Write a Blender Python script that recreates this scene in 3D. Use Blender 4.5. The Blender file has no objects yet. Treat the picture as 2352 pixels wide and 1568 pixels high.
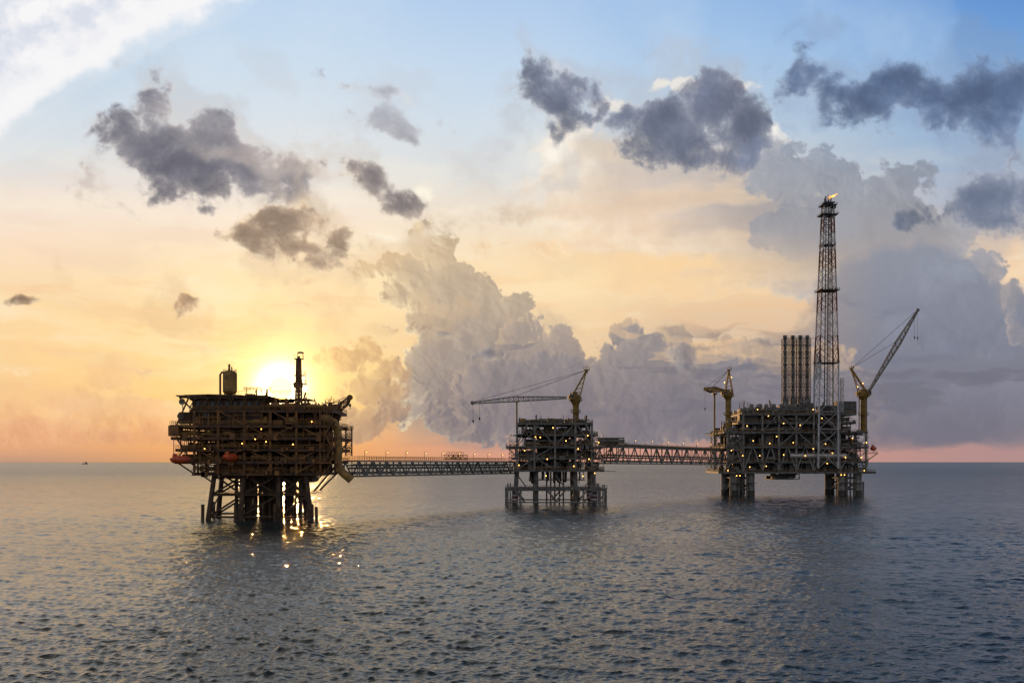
import bpy, math, random
import numpy as np
from mathutils import Vector, Matrix

F = 2522.0      # focal length in reference picture units (2352 wide)
CH = 18.5       # eye height above the sea
scene = bpy.context.scene
scene.view_settings.view_transform = 'Standard'
scene.view_settings.look = 'None'
scene.view_settings.exposure = 0

# ------------------------------------------------------------------ camera
cam = bpy.data.cameras.new("camera")
cam.sensor_width = 36
cam.lens = 36 * F / 2352
cam.shift_y = (1060 - 784) / 2352
cam.clip_end = 90000
cam.clip_start = 1
co = bpy.data.objects.new("camera", cam)
co.location = (0, 0, CH)
co.rotation_euler = (math.radians(90), 0, 0)
scene.collection.objects.link(co)
scene.camera = co

SUNX, SUNY = 645, 891
SUN_AZ = math.atan((SUNX - 1176) / F)
SUN_EL = math.atan((1060 - SUNY) / F * math.cos(SUN_AZ))

# ------------------------------------------------------------------ world (seen through the sun opening of the dome)
world = bpy.data.worlds.new("World")
scene.world = world
world.use_nodes = True
nt = world.node_tree
bg = nt.nodes['Background']
sky = nt.nodes.new('ShaderNodeTexSky'); sky.sky_type = 'NISHITA'; sky.sun_disc = False
sky.sun_elevation = SUN_EL; sky.sun_rotation = SUN_AZ
nt.links.new(sky.outputs[0], bg.inputs[0]); bg.inputs[1].default_value = 0.15
world.cycles.sampling_method = 'NONE'

# ------------------------------------------------------------------ sky dome with procedural clouds
f4 = np.float32
US = F / 100
Uf = np.arange(-14.4, 14.401, 0.02)
Uc = np.arange(-US*math.pi, -14.41, 0.7)
Uc = np.linspace(-US*math.pi, -14.42, len(Uc))
U1 = np.concatenate([Uc, Uf, -Uc[::-1]])
V1 = [-6.0, -3.0, -1.5, -0.7, -0.3]
V1 += list(np.arange(-0.12, 11.3, 0.02))
stp = 0.04
while V1[-1] < 170: V1.append(V1[-1] + stp); stp = min(stp*1.12, V1[-1]*0.12)
V1 = np.array(V1)
UU, VV = np.meshgrid(U1.astype(f4), V1.astype(f4))
AZ = UU / US
azc = np.clip(AZ, -0.66, 0.66)
PXx = (1176 + F*np.tan(azc) + (AZ-azc)*F*1.5).astype(f4)
PXy = (1060 - 100*VV/np.cos(azc)).astype(f4)

tabs = {}
def table(seed):
    if seed not in tabs: tabs[seed] = np.random.RandomState(seed).uniform(-1, 1, (256, 256)).astype(f4)
    return tabs[seed]
def vn(u, v, seed):
    T = table(seed)
    iu = np.floor(u); iv = np.floor(v); a = (u-iu).astype(f4); b = (v-iv).astype(f4)
    iu = iu.astype(np.int32) & 255; iv = iv.astype(np.int32) & 255
    a = a*a*a*(a*(a*6-15)+10); b = b*b*b*(b*(b*6-15)+10)
    iu1 = (iu+1) & 255; iv1 = (iv+1) & 255
    t0 = T[iv, iu]; t0 = t0+(T[iv, iu1]-t0)*a
    t1 = T[iv1, iu]; t1 = t1+(T[iv1, iu1]-t1)*a
    return t0+(t1-t0)*b
def fbm(u, v, cell, octs, pers=0.5, seed=1, ratio=2.03):
    out = 0; amp = 1.0; s2 = 0; ca, sa = math.cos(0.64), math.sin(0.64)
    x = u/cell; y = v/cell
    for i in range(octs):
        n = vn(x, y, seed+i)*2.1
        out = out + n*amp; s2 += amp*amp; amp *= pers
        x, y = (x*ca-y*sa)*ratio+13.7, (x*sa+y*ca)*ratio+7.1
    return (out/math.sqrt(s2)).astype(f4)
def puff(u, v, cell, octs, pers=0.5, seed=1):
    """rounded cauliflower bumps: distance to jittered cell centres, several sizes"""
    out = 0; amp = 1.0; s2 = 0
    for o in range(octs):
        x = u/cell+o*5.3; y = v/cell+o*9.1
        ix = np.floor(x); iy = np.floor(y); best = np.full(x.shape, 9.0, dtype=f4)
        Tx = table(seed+2*o); Ty = table(seed+2*o+1)
        for jx in (-1, 0, 1):
            for jy in (-1, 0, 1):
                a = (ix+jx).astype(np.int32) & 255; b = (iy+jy).astype(np.int32) & 255
                d_ = (x-ix-jx-0.5-0.42*Tx[b, a])**2+(y-iy-jy-0.5-0.42*Ty[b, a])**2
                best = np.minimum(best, d_)
        n = (0.22-best)*3.6
        out = out+n*amp; s2 += amp*amp; amp *= pers; cell *= 0.47
    return (out/math.sqrt(s2)).astype(f4)
def ss(x, a, b):
    t = np.clip((x-a)/(b-a), 0, 1); return t*t*(3-2*t)
W1 = fbm(UU, VV, 0.9, 4, 0.5, 11); W2 = fbm(UU, VV, 0.9, 4, 0.5, 21)
WX = PXx + 9*W1; WY = PXy + 9*W2
Uw = UU + 0.05*W2; Vw = VV + 0.05*W1
TORN = fbm(Uw, Vw, 0.95, 8, 0.60, 31)
TLOW = fbm(Uw, Vw, 0.6, 4, 0.5, 35)
TMID = fbm(Uw, Vw, 1.1, 5, 0.5, 37)
FINE = fbm(Uw, Vw, 0.22, 6, 0.6, 41)
BIL = puff(Uw, Vw, 0.52, 4, 0.55, 51)
BIL2 = puff(Uw+4.1, Vw+2.2, 0.36, 4, 0.55, 61)
SHD = 0.55*puff(Uw, Vw, 0.9, 2, 0.45, 57)+0.8*TLOW
SOFT = fbm(Uw, Vw, 1.8, 5, 0.5, 71)
STR = fbm(Uw/4.2, Vw, 0.55, 6, 0.55, 81)
STR2 = fbm(UU/7+3, Vw, 0.30, 5, 0.55, 91)

def ell(es, k=14.0, grow=1.0):
    out = None
    for e in es:
        cx, cy, rx, ry = e[:4]; rx *= grow; ry *= grow; r = math.radians(e[4]) if len(e) > 4 else 0
        dx = WX-cx; dy = WY-cy
        if r:
            c, s = math.cos(r), math.sin(r); dx, dy = dx*c-dy*s, dx*s+dy*c
        g = (1-np.sqrt((dx/rx)**2+(dy/ry)**2))*min(rx, ry)
        if out is None: out = g
        else:
            h = np.clip(0.5+0.5*(g-out)/k, 0, 1); out = out*(1-h)+g*h+k*h*(1-h)
    return out.astype(f4)
def C(*c): return np.array(c, dtype=f4)/255
def over(img, a, col):
    a = np.asarray(a, dtype=f4)[..., None]
    return img*(1-a)+col*a
def mixc(t, a, b):
    t = np.asarray(t, dtype=f4)[..., None]; return a*(1-t)+b*t
def vgrad(*st):
    ys_ = [s[0] for s in st]
    return np.stack([np.interp(PXy, ys_, [s[1][k]/255 for s in st]) for k in range(3)], -1).astype(f4)
sdx = SUNX-PXx; sdy = SUNY-PXy; sl_ = np.sqrt(sdx**2+sdy**2)+1
sdx = sdx/sl_; sdy = sdy/sl_
gxs = np.gradient(PXx, axis=1); gys = np.gradient(PXy, axis=0)
def facing(D):
    gx_ = np.gradient(D, axis=1)/gxs; gy_ = np.gradient(D, axis=0)/gys
    m = np.sqrt(gx_**2+gy_**2)+1e-3
    return -(gx_*sdx+gy_*sdy)/m, -(gx_*sdx+gy_*sdy)
_, GS = facing(SHD*10)
GS = np.clip(GS, -0.7, 0.7).astype(f4)

# base gradient
cols = [
 (0, [(1060,(196,152,126)),(1030,(226,168,126)),(960,(248,194,136)),(850,(255,212,150)),(700,(254,220,168)),(560,(252,225,196)),(450,(241,225,213)),(330,(216,223,228)),(150,(194,213,231)),(0,(188,210,232)),(-300,(238,222,196)),(-700,(232,208,172)),(-1500,(130,120,112))]),
 (640, [(1060,(230,160,102)),(1000,(248,180,108)),(900,(255,215,138)),(780,(255,225,162)),(640,(255,230,184)),(500,(250,232,212)),(400,(234,230,226)),(250,(216,226,235)),(120,(203,221,238)),(0,(190,213,238)),(-300,(228,216,196)),(-700,(214,196,168)),(-1500,(116,112,112))]),
 (1176, [(1060,(212,154,128)),(1020,(220,160,136)),(900,(240,202,150)),(700,(251,221,176)),(600,(251,226,188)),(500,(241,224,203)),(400,(223,224,222)),(300,(210,222,232)),(150,(196,216,237)),(0,(178,204,236)),(-300,(190,194,198)),(-700,(166,164,162)),(-1500,(86,92,104))]),
 (1640, [(1060,(208,152,134)),(1020,(204,150,134)),(900,(200,178,160)),(700,(234,202,164)),(600,(242,210,172)),(480,(226,209,192)),(300,(192,208,223)),(100,(166,197,232)),(0,(152,187,229)),(-300,(112,138,174)),(-700,(88,104,128)),(-1500,(48,60,84))]),
 (2352, [(1060,(178,142,140)),(1020,(180,142,140)),(900,(154,149,152)),(640,(240,204,164)),(560,(234,204,174)),(470,(170,181,202)),(300,(144,175,210)),(100,(118,162,215)),(0,(102,149,211)),(-300,(60,88,132)),(-700,(44,64,98)),(-1500,(30,44,68))]),
]
img = None; prev = None
for x, st in cols:
    cimg = vgrad(*sorted(st))
    if img is None: img = cimg
    else: img = mixc(ss(PXx, prev, x), img, cimg)
    prev = x
band = ss(PXy, 260, 480)*ss(PXy, 1050, 900)
img = over(img, np.clip(STR*0.5, 0, 1)*band*0.36, C(255, 243, 220))
img = over(img, np.clip(-STR*0.5-0.1, 0, 1)*band*0.24, C(230, 200, 176))
img = over(img, np.clip(STR2*0.6-0.25, 0, 1)*ss(PXy, 560, 650)*ss(PXy, 960, 860)*0.30, C(242, 188, 142))
img = over(img, np.clip(SOFT*0.4, 0, 1)*ss(PXy, 420, 200)*0.25, C(230, 235, 242))

# cirrus sheet
s_ = 254-(0.546*WX+0.838*WY)+0.00045*(PXx-210)**2
ca, sa = math.cos(0.58), math.sin(0.58)
ci = fbm((UU*ca+VV*sa)/5.0, -UU*sa+VV*ca, 0.55, 6, 0.55, 101)
ci2 = fbm(UU, VV, 0.5, 6, 0.55, 111)
Dc = s_+6*ci+6*ci2
img = over(img, ss(Dc, -8, 34)*(0.90+0.1*ss(Dc, 0, 60))*ss(PXx, 900, 500)*ss(PXy, -900, -200), mixc(np.clip(ss(Dc, 40, 200)*(0.5+0.45*ci2+0.2*ci), 0, 1), C(254, 251, 251), C(210, 217, 232)))
img = over(img, ss(s_+30*ci, -90, 10)*0.32*ss(PXx, 700, 400)*ss(PXy, -600, -100), C(236, 237, 240))

def soft_cloud(img, f, amp, noise, soft, core, edge, depth, op=1.0, mask=None, tex=None, tk=0.04):
    D = f+amp*noise
    a = ss(D, 0, soft)*op
    if mask is not None: a = a*mask
    col = mixc(1-np.exp(-np.maximum(D, 0)/depth), edge, core)
    if tex is not None: col = col*(1+tk*tex[..., None])
    return over(img, a, col)

def cumulus(img, es, amp, noise, core, rimc, mask=None, soft=5.0, rim=9.0, rimk=0.85, k=12, shade=0.03, op=1.0, fade=None):
    f = ell(es, k)
    D = f+amp*noise+amp*0.12*FINE
    a = ss(D, 0, soft)*op
    if mask is not None: a = a*mask
    fc, _ = facing(f+amp*0.7*SHD)
    col = core*(1+(GS*shade*1.3)[..., None])*(1+0.020*TMID[..., None])
    r = np.exp(-np.maximum(D, 0)/rim)*np.clip(0.35+0.65*fc, 0, 1)*rimk
    r2 = np.exp(-np.maximum(D, 0)/(rim*6))*np.clip(0.4+0.6*fc, 0, 1)*rimk*0.45
    if fade is not None: r = r*fade; r2 = r2*fade
    col = mixc(np.clip(r+r2, 0, 1), col, rimc)
    return over(img, a, col)

# -------- large anvil
hm = ss(PXx, 1300, 1950)
coreA = mixc(hm, vgrad((330, (216, 203, 194)), (560, (224, 194, 166))), vgrad((330, (150, 157, 170)), (560, (168, 160, 160))))
coreA = mixc(np.clip(STR*0.3+0.1, 0, 0.6)*ss(PXx, 2000, 1700), coreA, C(243, 214, 180))
edgeA = mixc(hm, C(254, 239, 216), C(208, 202, 198))
fA = ell([(1320, 370, 80, 110), (1480, 430, 280, 120), (1720, 450, 260, 140), (1250, 500, 130, 30), (1560, 530, 330, 60), (1760, 600, 260, 60, 12), (1950, 560, 300, 140), (2080, 620, 220, 120)], 40)
img = soft_cloud(img, fA, 14, TORN*0.5+BIL*0.7, 26, coreA, edgeA, 32, 0.97, tex=SOFT, tk=0.03)
img = soft_cloud(img, ell([(1500, 470, 230, 34), (1620, 520, 200, 26), (1300, 490, 120, 18)], 30), 12, STR, 50, C(208, 180, 158), C(224, 198, 172), 30, 0.5)
img = over(img, np.exp(-((PXx-1540)/340)**2-((PXy-622-16*STR)/54)**2)*0.7, C(253, 214, 160))
img = over(img, np.exp(-((PXx-1300)/160)**2-((PXy-650-12*STR)/50)**2)*0.5, C(255, 232, 186))
img = over(img, np.exp(-((PXx-1295)/80)**2-((PXy-370)/80)**2)*np.clip(0.85+0.3*TORN, 0, 1)*0.9, C(255, 245, 228))
gcol = vgrad((350, (142, 151, 167)), (640, (170, 163, 163)))
img = cumulus(img, [(1800, 400, 80, 62), (1870, 385, 70, 52), (1935, 420, 70, 55), (2060, 430, 75, 48), (2120, 400, 30, 22), (2000, 480, 180, 70), (1880, 520, 160, 90), (2080, 540, 170, 80)], 12, BIL, gcol, C(222, 216, 212),
              soft=12, rim=7, rimk=0.4, shade=0.02, op=0.85, fade=ss(PXy, 520, 430), mask=ss(PXy, 660, 500))
# right-hand mass
maskH = ss(PXy+6*STR2+5*STR, 1036, 1010)
rcol = vgrad((580, (142, 147, 161)), (800, (126, 129, 145)), (980, (118, 115, 129)))
rcol = mixc(ss(PXx, 2050, 1850), rcol, vgrad((600, (164, 155, 153)), (980, (128, 121, 131))))
img = soft_cloud(img, ell([(2100, 740, 240, 210), (2250, 860, 330, 190), (1980, 880, 260, 150), (2500, 800, 260, 240), (2200, 640, 120, 80)], 60), 18, SOFT*0.7+BIL*0.3, 50, rcol, mixc(ss(PXx, 2200, 2320), rcol, C(226, 196, 176)), 20, 0.95, maskH)
img = cumulus(img, [(2270, 600, 46, 40), (2310, 680, 50, 60), (2340, 740, 40, 60), (2200, 720, 120, 120)], 11, BIL2, rcol, C(244, 210, 180), soft=7, rim=5, rimk=0.8, shade=0.02, op=0.8, fade=ss(PXx, 2190, 2290), mask=maskH)
img = cumulus(img, [(2110, 650, 80, 50), (2180, 630, 60, 44), (2060, 760, 90, 50), (2180, 790, 110, 50), (2290, 800, 80, 50)], 10, BIL, rcol*1.05, C(172, 170, 178), soft=40, rim=16, rimk=0.35, shade=0.02, op=0.5, mask=maskH)
img = cumulus(img, [(2240, 930, 120, 50), (2330, 910, 90, 46), (2140, 950, 120, 40), (2400, 950, 200, 60), (2000, 930, 90, 36)], 9, BIL, vgrad((880, (144, 145, 160)), (1000, (118, 115, 130))), C(166, 163, 174), soft=24, rim=14, rimk=0.35, shade=0.02, op=0.5, mask=maskH)
img = soft_cloud(img, ell([(1960, 700, 60, 14), (2020, 715, 80, 16), (1940, 870, 120, 14), (2100, 830, 160, 12), (2250, 870, 160, 12)], 20), 8, STR, 24, C(108, 112, 130), C(124, 126, 142), 20, 0.5, maskH)

# faint warm clouds low on the bright side
wc = vgrad((850, (246, 200, 146)), (1030, (226, 166, 126)))
img = cumulus(img, [(268, 845, 38, 40), (250, 880, 70, 40), (175, 930, 110, 40), (40, 950, 90, 34), (310, 950, 130, 50), (150, 990, 240, 40), (420, 1000, 160, 36)], 9, BIL, wc, C(254, 218, 164), soft=22, rim=12, rimk=0.5, shade=0.02, op=0.62)
img = cumulus(img, [(60, 1000, 160, 34), (300, 1010, 200, 30)], 8, BIL2, C(224, 162, 122), C(244, 192, 144), soft=26, rim=10, rimk=0.4, op=0.5, shade=0.02)

# -------- cumulus banks towards the horizon (back to front)
img = soft_cloud(img, ell([(1180, 890, 320, 110), (1600, 900, 460, 110), (1400, 960, 700, 70)], 60), 16, SOFT, 60, vgrad((780, (180, 160, 146)), (1000, (140, 131, 135))), C(226, 192, 154), 30, 0.85, maskH)
img = cumulus(img, [(1560, 790, 60, 36), (1690, 800, 52, 34), (1740, 820, 60, 40), (1620, 850, 240, 60), (1840, 850, 140, 60)], 9, BIL2, vgrad((740, (194, 169, 146)), (980, (144, 133, 135))), C(254, 216, 162), soft=9, rim=6, rimk=0.8, mask=maskH, op=0.85)
tcol = vgrad((540, (212, 188, 156)), (680, (190, 171, 149)), (800, (168, 153, 142)), (980, (136, 127, 131)))
tcol = mixc(ss(PXx, 980, 840)*0.5, tcol, C(238, 200, 150))
img = cumulus(img, [(975, 558, 52, 42), (1010, 592, 64, 50), (1030, 650, 92, 72), (930, 636, 76, 46), (862, 626, 58, 26, -14), (826, 606, 20, 26), (1080, 700, 94, 70), (1125, 760, 110, 66), (1185, 702, 34, 34),
              (1020, 750, 84, 60), (1000, 830, 90, 60), (1110, 880, 230, 90), (1170, 950, 320, 66)], 11, BIL, tcol, C(255, 234, 190), soft=6, rim=7, rimk=1.0, mask=maskH, fade=0.35+0.65*ss(PXx, 1180, 940), shade=0.03)
tc2 = vgrad((640, (182, 164, 146)), (800, (160, 147, 140)), (1000, (134, 126, 131)))
img = cumulus(img, [(1060, 740, 60, 46), (1000, 800, 60, 44), (1110, 800, 90, 60), (1080, 880, 170, 70), (1150, 950, 280, 56)], 12, BIL2, tc2, C(214, 190, 160), soft=34, rim=12, rimk=0.4, mask=maskH, op=0.5, shade=0.02)
img = cumulus(img, [(1195, 770, 50, 34), (1285, 790, 46, 34), (1240, 830, 120, 50)], 9, BIL2, vgrad((740, (174, 158, 146)), (980, (132, 125, 131))), C(240, 206, 162), soft=8, rim=6, rimk=0.65, mask=maskH, shade=0.03)
fcol = vgrad((740, (154, 145, 143)), (990, (128, 121, 130)))
img = cumulus(img, [(1435, 768, 44, 34), (1490, 785, 40, 28), (1400, 790, 34, 26), (1455, 830, 120, 50), (1500, 890, 260, 80), (1250, 900, 220, 80), (1400, 960, 460, 60)], 10, BIL, fcol, C(236, 202, 162), soft=8, rim=5.5, rimk=0.65, mask=maskH, shade=0.03)
img = cumulus(img, [(1680, 850, 70, 34), (1780, 880, 90, 40), (1700, 940, 320, 70), (1900, 900, 140, 60)], 9, BIL2, vgrad((800, (142, 136, 141)), (1000, (122, 116, 128))), C(196, 174, 158), soft=16, rim=6, rimk=0.35, mask=maskH, shade=0.03)
scol = vgrad((790, (216, 174, 128)), (960, (170, 140, 122)))
img = cumulus(img, [(760, 812, 36, 20), (800, 830, 70, 24), (840, 810, 46, 22), (880, 850, 60, 30), (850, 900, 90, 40), (830, 960, 120, 50), (760, 990, 120, 30)], 8, BIL, scol, C(255, 226, 160), soft=12, rim=7, rimk=0.9, mask=maskH, op=0.75, shade=0.03)
sh_ = ss(STR2+0.5*STR, 0.5, 1.5)*ss(PXy, 720, 800)*ss(PXy, 1000, 950)*ss(PXx, 1000, 1250)
img = over(img, sh_*0.42, C(108, 107, 120))
img = over(img, ss(-STR2+0.3*STR, 0.7, 1.6)*ss(PXy, 640, 720)*ss(PXy, 900, 820)*ss(PXx, 1250, 1450)*ss(PXx, 2000, 1800)*0.45, C(246, 204, 156))
img = over(img, ss(PXy, 800, 1000)*maskH*ss(PXx, 820, 1100)*0.32, mixc(ss(PXx, 1100, 2100), C(142, 131, 132), C(120, 118, 131)))

# -------- bright sunlit puffs behind the dark clouds
img = soft_cloud(img, ell([(1285, 345, 44, 66), (1335, 300, 70, 48), (1300, 390, 60, 30), (1420, 320, 60, 24)], 20), 14, TORN*0.6+BIL*0.5, 44, C(255, 249, 236), C(250, 236, 218), 16, 0.9)
img = soft_cloud(img, ell([(1550, 196, 66, 34), (1405, 236, 46, 26), (1780, 318, 54, 20), (1690, 205, 40, 16)], 20), 10, TORN*0.4+BIL*0.8, 14, C(255, 251, 242), C(253, 243, 228), 12, 0.95)
img = soft_cloud(img, ell([(790, 468, 82, 30), (980, 432, 44, 36), (880, 540, 90, 16), (940, 495, 60, 12), (720, 510, 50, 18)], 20), 12, TORN, 34, C(255, 249, 232), C(254, 241, 214), 22, 0.92)
img = soft_cloud(img, ell([(2300, 590, 50, 20, -40), (2345, 645, 40, 20, -30), (2350, 550, 44, 18)], 20), 8, TORN, 24, C(255, 230, 196), C(248, 212, 182), 22, 0.9)
img = soft_cloud(img, ell([(600, 822, 110, 10), (560, 828, 80, 6), (700, 780, 60, 5)], 12), 6, STR, 14, C(255, 240, 188), C(255, 232, 168), 10, 0.75)

# -------- dark torn cumulus
NT = TORN*0.95+BIL*0.16+0.10*FINE
def dark(img, es, core, mid, edge, amp=17, soft=46, depth=36, bias=12, k=34, op=1.0, grow=1.12):
    f = ell(es, k, grow)
    D = f+amp*NT+bias
    Dsm = f+amp*0.5*TLOW+bias
    a = (1-np.exp(-np.maximum(D, 0)/(soft*0.42)))*ss(D, 0, soft*0.7)*op
    veil = ss(f+32*TMID+16*TORN, -40, 26)*0.28*op
    img = over(img, veil, mixc(0.55, mid, edge))
    t = 1-np.exp(-np.maximum(D+7*TLOW, 0)/depth)
    col = mixc(ss(t, 0.05, 0.55), edge, mid); col = mixc(ss(t, 0.35, 0.95), col, core)
    col = col*(1+(GS*0.035)[..., None])*(1+0.055*TMID[..., None])
    fc, _ = facing(Dsm)
    col = mixc(np.exp(-np.maximum(D, 0)/15)*np.clip(0.25+fc, 0, 1)*0.75, col, C(255, 242, 218))
    return over(img, a, col)
img = dark(img, [(278, 285, 56, 56), (345, 228, 34, 38), (330, 340, 96, 60, -20), (400, 375, 120, 64, -24), (490, 318, 40, 48), (545, 395, 105, 48, -14), (450, 430, 120, 40), (620, 430, 60, 26)],
           C(108, 108, 121), C(142, 137, 143), C(230, 219, 210))
img = dark(img, [(300, 490, 120, 18, -16), (210, 440, 36, 14, -15), (620, 370, 110, 14, -10)], C(190, 175, 170), C(206, 191, 182), C(236, 222, 204), amp=15, op=0.5, bias=4)
img = dark(img, [(815, 395, 46, 28, -8), (865, 425, 66, 40, -36), (920, 465, 56, 30, -30)], C(124, 117, 119), C(158, 146, 142), C(240, 222, 198), amp=12, soft=32, depth=22)
img = dark(img, [(930, 490, 90, 16, -15)], C(198, 176, 156), C(208, 186, 164), C(240, 222, 194), amp=14, op=0.5, bias=4)
img = dark(img, [(590, 548, 76, 40), (690, 560, 104, 42), (640, 520, 60, 28), (770, 552, 38, 32), (730, 590, 60, 20)], C(144, 126, 112), C(172, 148, 128), C(250, 220, 176), amp=13, soft=32, depth=24)
img = dark(img, [(650, 625, 70, 12, -20), (690, 650, 60, 9, -15)], C(208, 174, 136), C(216, 182, 144), C(248, 218, 174), amp=12, op=0.6, bias=4)
img = dark(img, [(920, 305, 80, 24, -22), (1080, 325, 62, 22, -34), (885, 215, 60, 9, -15), (1000, 265, 40, 9, -30)], C(150, 148, 158), C(172, 168, 174), C(214, 212, 214), amp=15, op=0.65, soft=44, bias=7)
img = dark(img, [(1238, 190, 34, 50), (1290, 235, 70, 44, -30), (1350, 262, 76, 46, -8), (1440, 265, 70, 48), (1510, 285, 95, 74), (1630, 245, 94, 76), (1570, 320, 120, 60), (1700, 290, 58, 56), (1480, 350, 90, 30), (1590, 370, 110, 24)],
           C(100, 107, 127), C(130, 133, 148), C(226, 218, 213))
img = dark(img, [(1850, 170, 58, 52), (1830, 215, 60, 54), (1900, 220, 80, 68), (1990, 240, 130, 64), (2060, 205, 90, 54), (2160, 205, 95, 62), (2270, 215, 110, 66), (2360, 190, 80, 64), (1930, 290, 90, 28), (2280, 280, 90, 30)],
           C(86, 103, 135), C(110, 127, 158), C(160, 178, 206), depth=42, soft=56)
img = dark(img, [(2310, 430, 95, 48, 10), (2240, 470, 115, 50, 14), (2330, 505, 120, 40), (2180, 510, 95, 28), (2440, 440, 120, 90)], C(104, 115, 138), C(128, 134, 152), C(180, 183, 195), soft=54, depth=40, bias=8)
img = dark(img, [(438, 710, 42, 26), (895, 750, 58, 18), (68, 674, 38, 15)], C(142, 120, 102), C(178, 146, 118), C(246, 210, 158), amp=8, soft=18, depth=12, bias=5, k=14)
img = dark(img, [(690, 713, 46, 8), (200, 878, 26, 6), (125, 855, 50, 4), (340, 710, 60, 6), (1180, 570, 70, 8), (340, 838, 20, 4)], C(208, 164, 124), C(222, 182, 140), C(250, 216, 170), amp=6, soft=14, op=0.6, bias=2, k=14)
img = dark(img, [(1118, 810, 54, 14), (1580, 824, 32, 20), (1050, 775, 30, 12)], C(114, 112, 122), C(132, 126, 132), C(170, 156, 146), amp=7, soft=20, depth=14, bias=3, op=0.75, k=14)
# sky above and beside the view
og = np.maximum(ss(PXy, -60, -260), ss(np.abs(AZ), 0.55, 0.70))
img = over(img, ss(SOFT, 0.1, 1.4)*og*0.35, C(96, 100, 114))
bk = ss(np.abs(AZ), 0.8, 1.7)
img = over(img, bk*0.9, C(164, 166, 178))

img = np.clip(img, 0.0, 1.0)
lin_ = np.where(img <= 0.04045, img/12.92, ((img+0.055)/1.055)**2.4)
dS = np.sqrt((UU-SUN_AZ*US)**2+(VV-math.tan(SUN_EL)*US)**2)
g1 = (1+dS**2/0.13)**-2.2
g2 = np.exp(-dS**2/0.9); g3 = np.exp(-dS**2/8.0)
lin_ = lin_+g1[..., None]*np.array([22.0, 17.0, 9.5])+g2[..., None]*np.array([0.70, 0.36, 0.0])+g3[..., None]*np.array([0.12, 0.06, 0.0])
lin_ = lin_.astype(f4)

RD = 72000.0
nV, nU = UU.shape
ln = np.sqrt(1+(VV/US)**2)
dv3 = np.stack([np.sin(AZ)/ln, np.cos(AZ)/ln, VV/US/ln], -1)*RD
dv3[..., 2] += CH
vd = dv3.reshape(-1, 3)
top = len(vd); vd = np.concatenate([vd, [[0, 0, RD]]], 0)
ii = np.arange((nV-1)*nU).reshape(nV-1, nU)[:, :-1].ravel()
cdist = (0.25*(dS[:-1, :-1]+dS[1:, :-1]+dS[:-1, 1:]+dS[1:, 1:])).ravel()
ii = ii[cdist > 0.26]
fc = np.stack([ii, ii+1, ii+nU+1, ii+nU], -1)[:, ::-1]
o_ = (nV-1)*nU
tri = np.array([(o_+k, top, o_+k+1) for k in range(nU-1)])
loops = np.concatenate([fc.ravel(), tri.ravel()]).astype(np.int32)
tot = np.concatenate([np.full(len(fc), 4), np.full(len(tri), 3)]).astype(np.int32)
me = bpy.data.meshes.new("sky")
me.vertices.add(len(vd)); me.vertices.foreach_set('co', vd.astype(f4).ravel())
me.loops.add(len(loops)); me.loops.foreach_set('vertex_index', loops)
me.polygons.add(len(tot)); me.polygons.foreach_set('loop_start', np.concatenate([[0], np.cumsum(tot)[:-1]]).astype(np.int32)); me.polygons.foreach_set('loop_total', tot)
me.update(calc_edges=True)
at = me.color_attributes.new("sky_radiance", 'FLOAT_COLOR', 'POINT')
cv_ = np.ones((len(vd), 4), dtype=f4); cv_[:-1, :3] = lin_.reshape(-1, 3); cv_[-1, :3] = lin_[-1].mean(0)
at.data.foreach_set('color', cv_.ravel())
m = bpy.data.materials.new("evening_sky"); m.use_nodes = True; t = m.node_tree; t.nodes.clear()
an_ = t.nodes.new('ShaderNodeAttribute'); an_.attribute_name = "sky_radiance"
em = t.nodes.new('ShaderNodeEmission'); ou = t.nodes.new('ShaderNodeOutputMaterial')
t.links.new(an_.outputs['Color'], em.inputs[0]); t.links.new(em.outputs[0], ou.inputs[0])
m.cycles.emission_sampling = 'NONE'
me.materials.append(m)
so_ = bpy.data.objects.new("sky", me); scene.collection.objects.link(so_); so_["kind"] = "structure"
so_["label"] = "sunset sky with torn grey clouds and cumulus banks"; so_["category"] = "sky"
del W1, W2, WX, WY, Uw, Vw, TORN, TLOW, TMID, FINE, BIL, BIL2, SHD, SOFT, STR, STR2, img, lin_, tabs

# ------------------------------------------------------------------ sun
sl = bpy.data.lights.new("sun", 'SUN'); sl.energy = 0.9; sl.angle = math.radians(0.5); sl.color = (1.0, 0.52, 0.18)
so = bpy.data.objects.new("sun", sl); scene.collection.objects.link(so)
dv = Vector((math.sin(SUN_AZ), math.cos(SUN_AZ), math.tan(SUN_EL)))
so.rotation_euler = dv.to_track_quat('Z', 'Y').to_euler()
so.location = (0, 0, 300)

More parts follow.
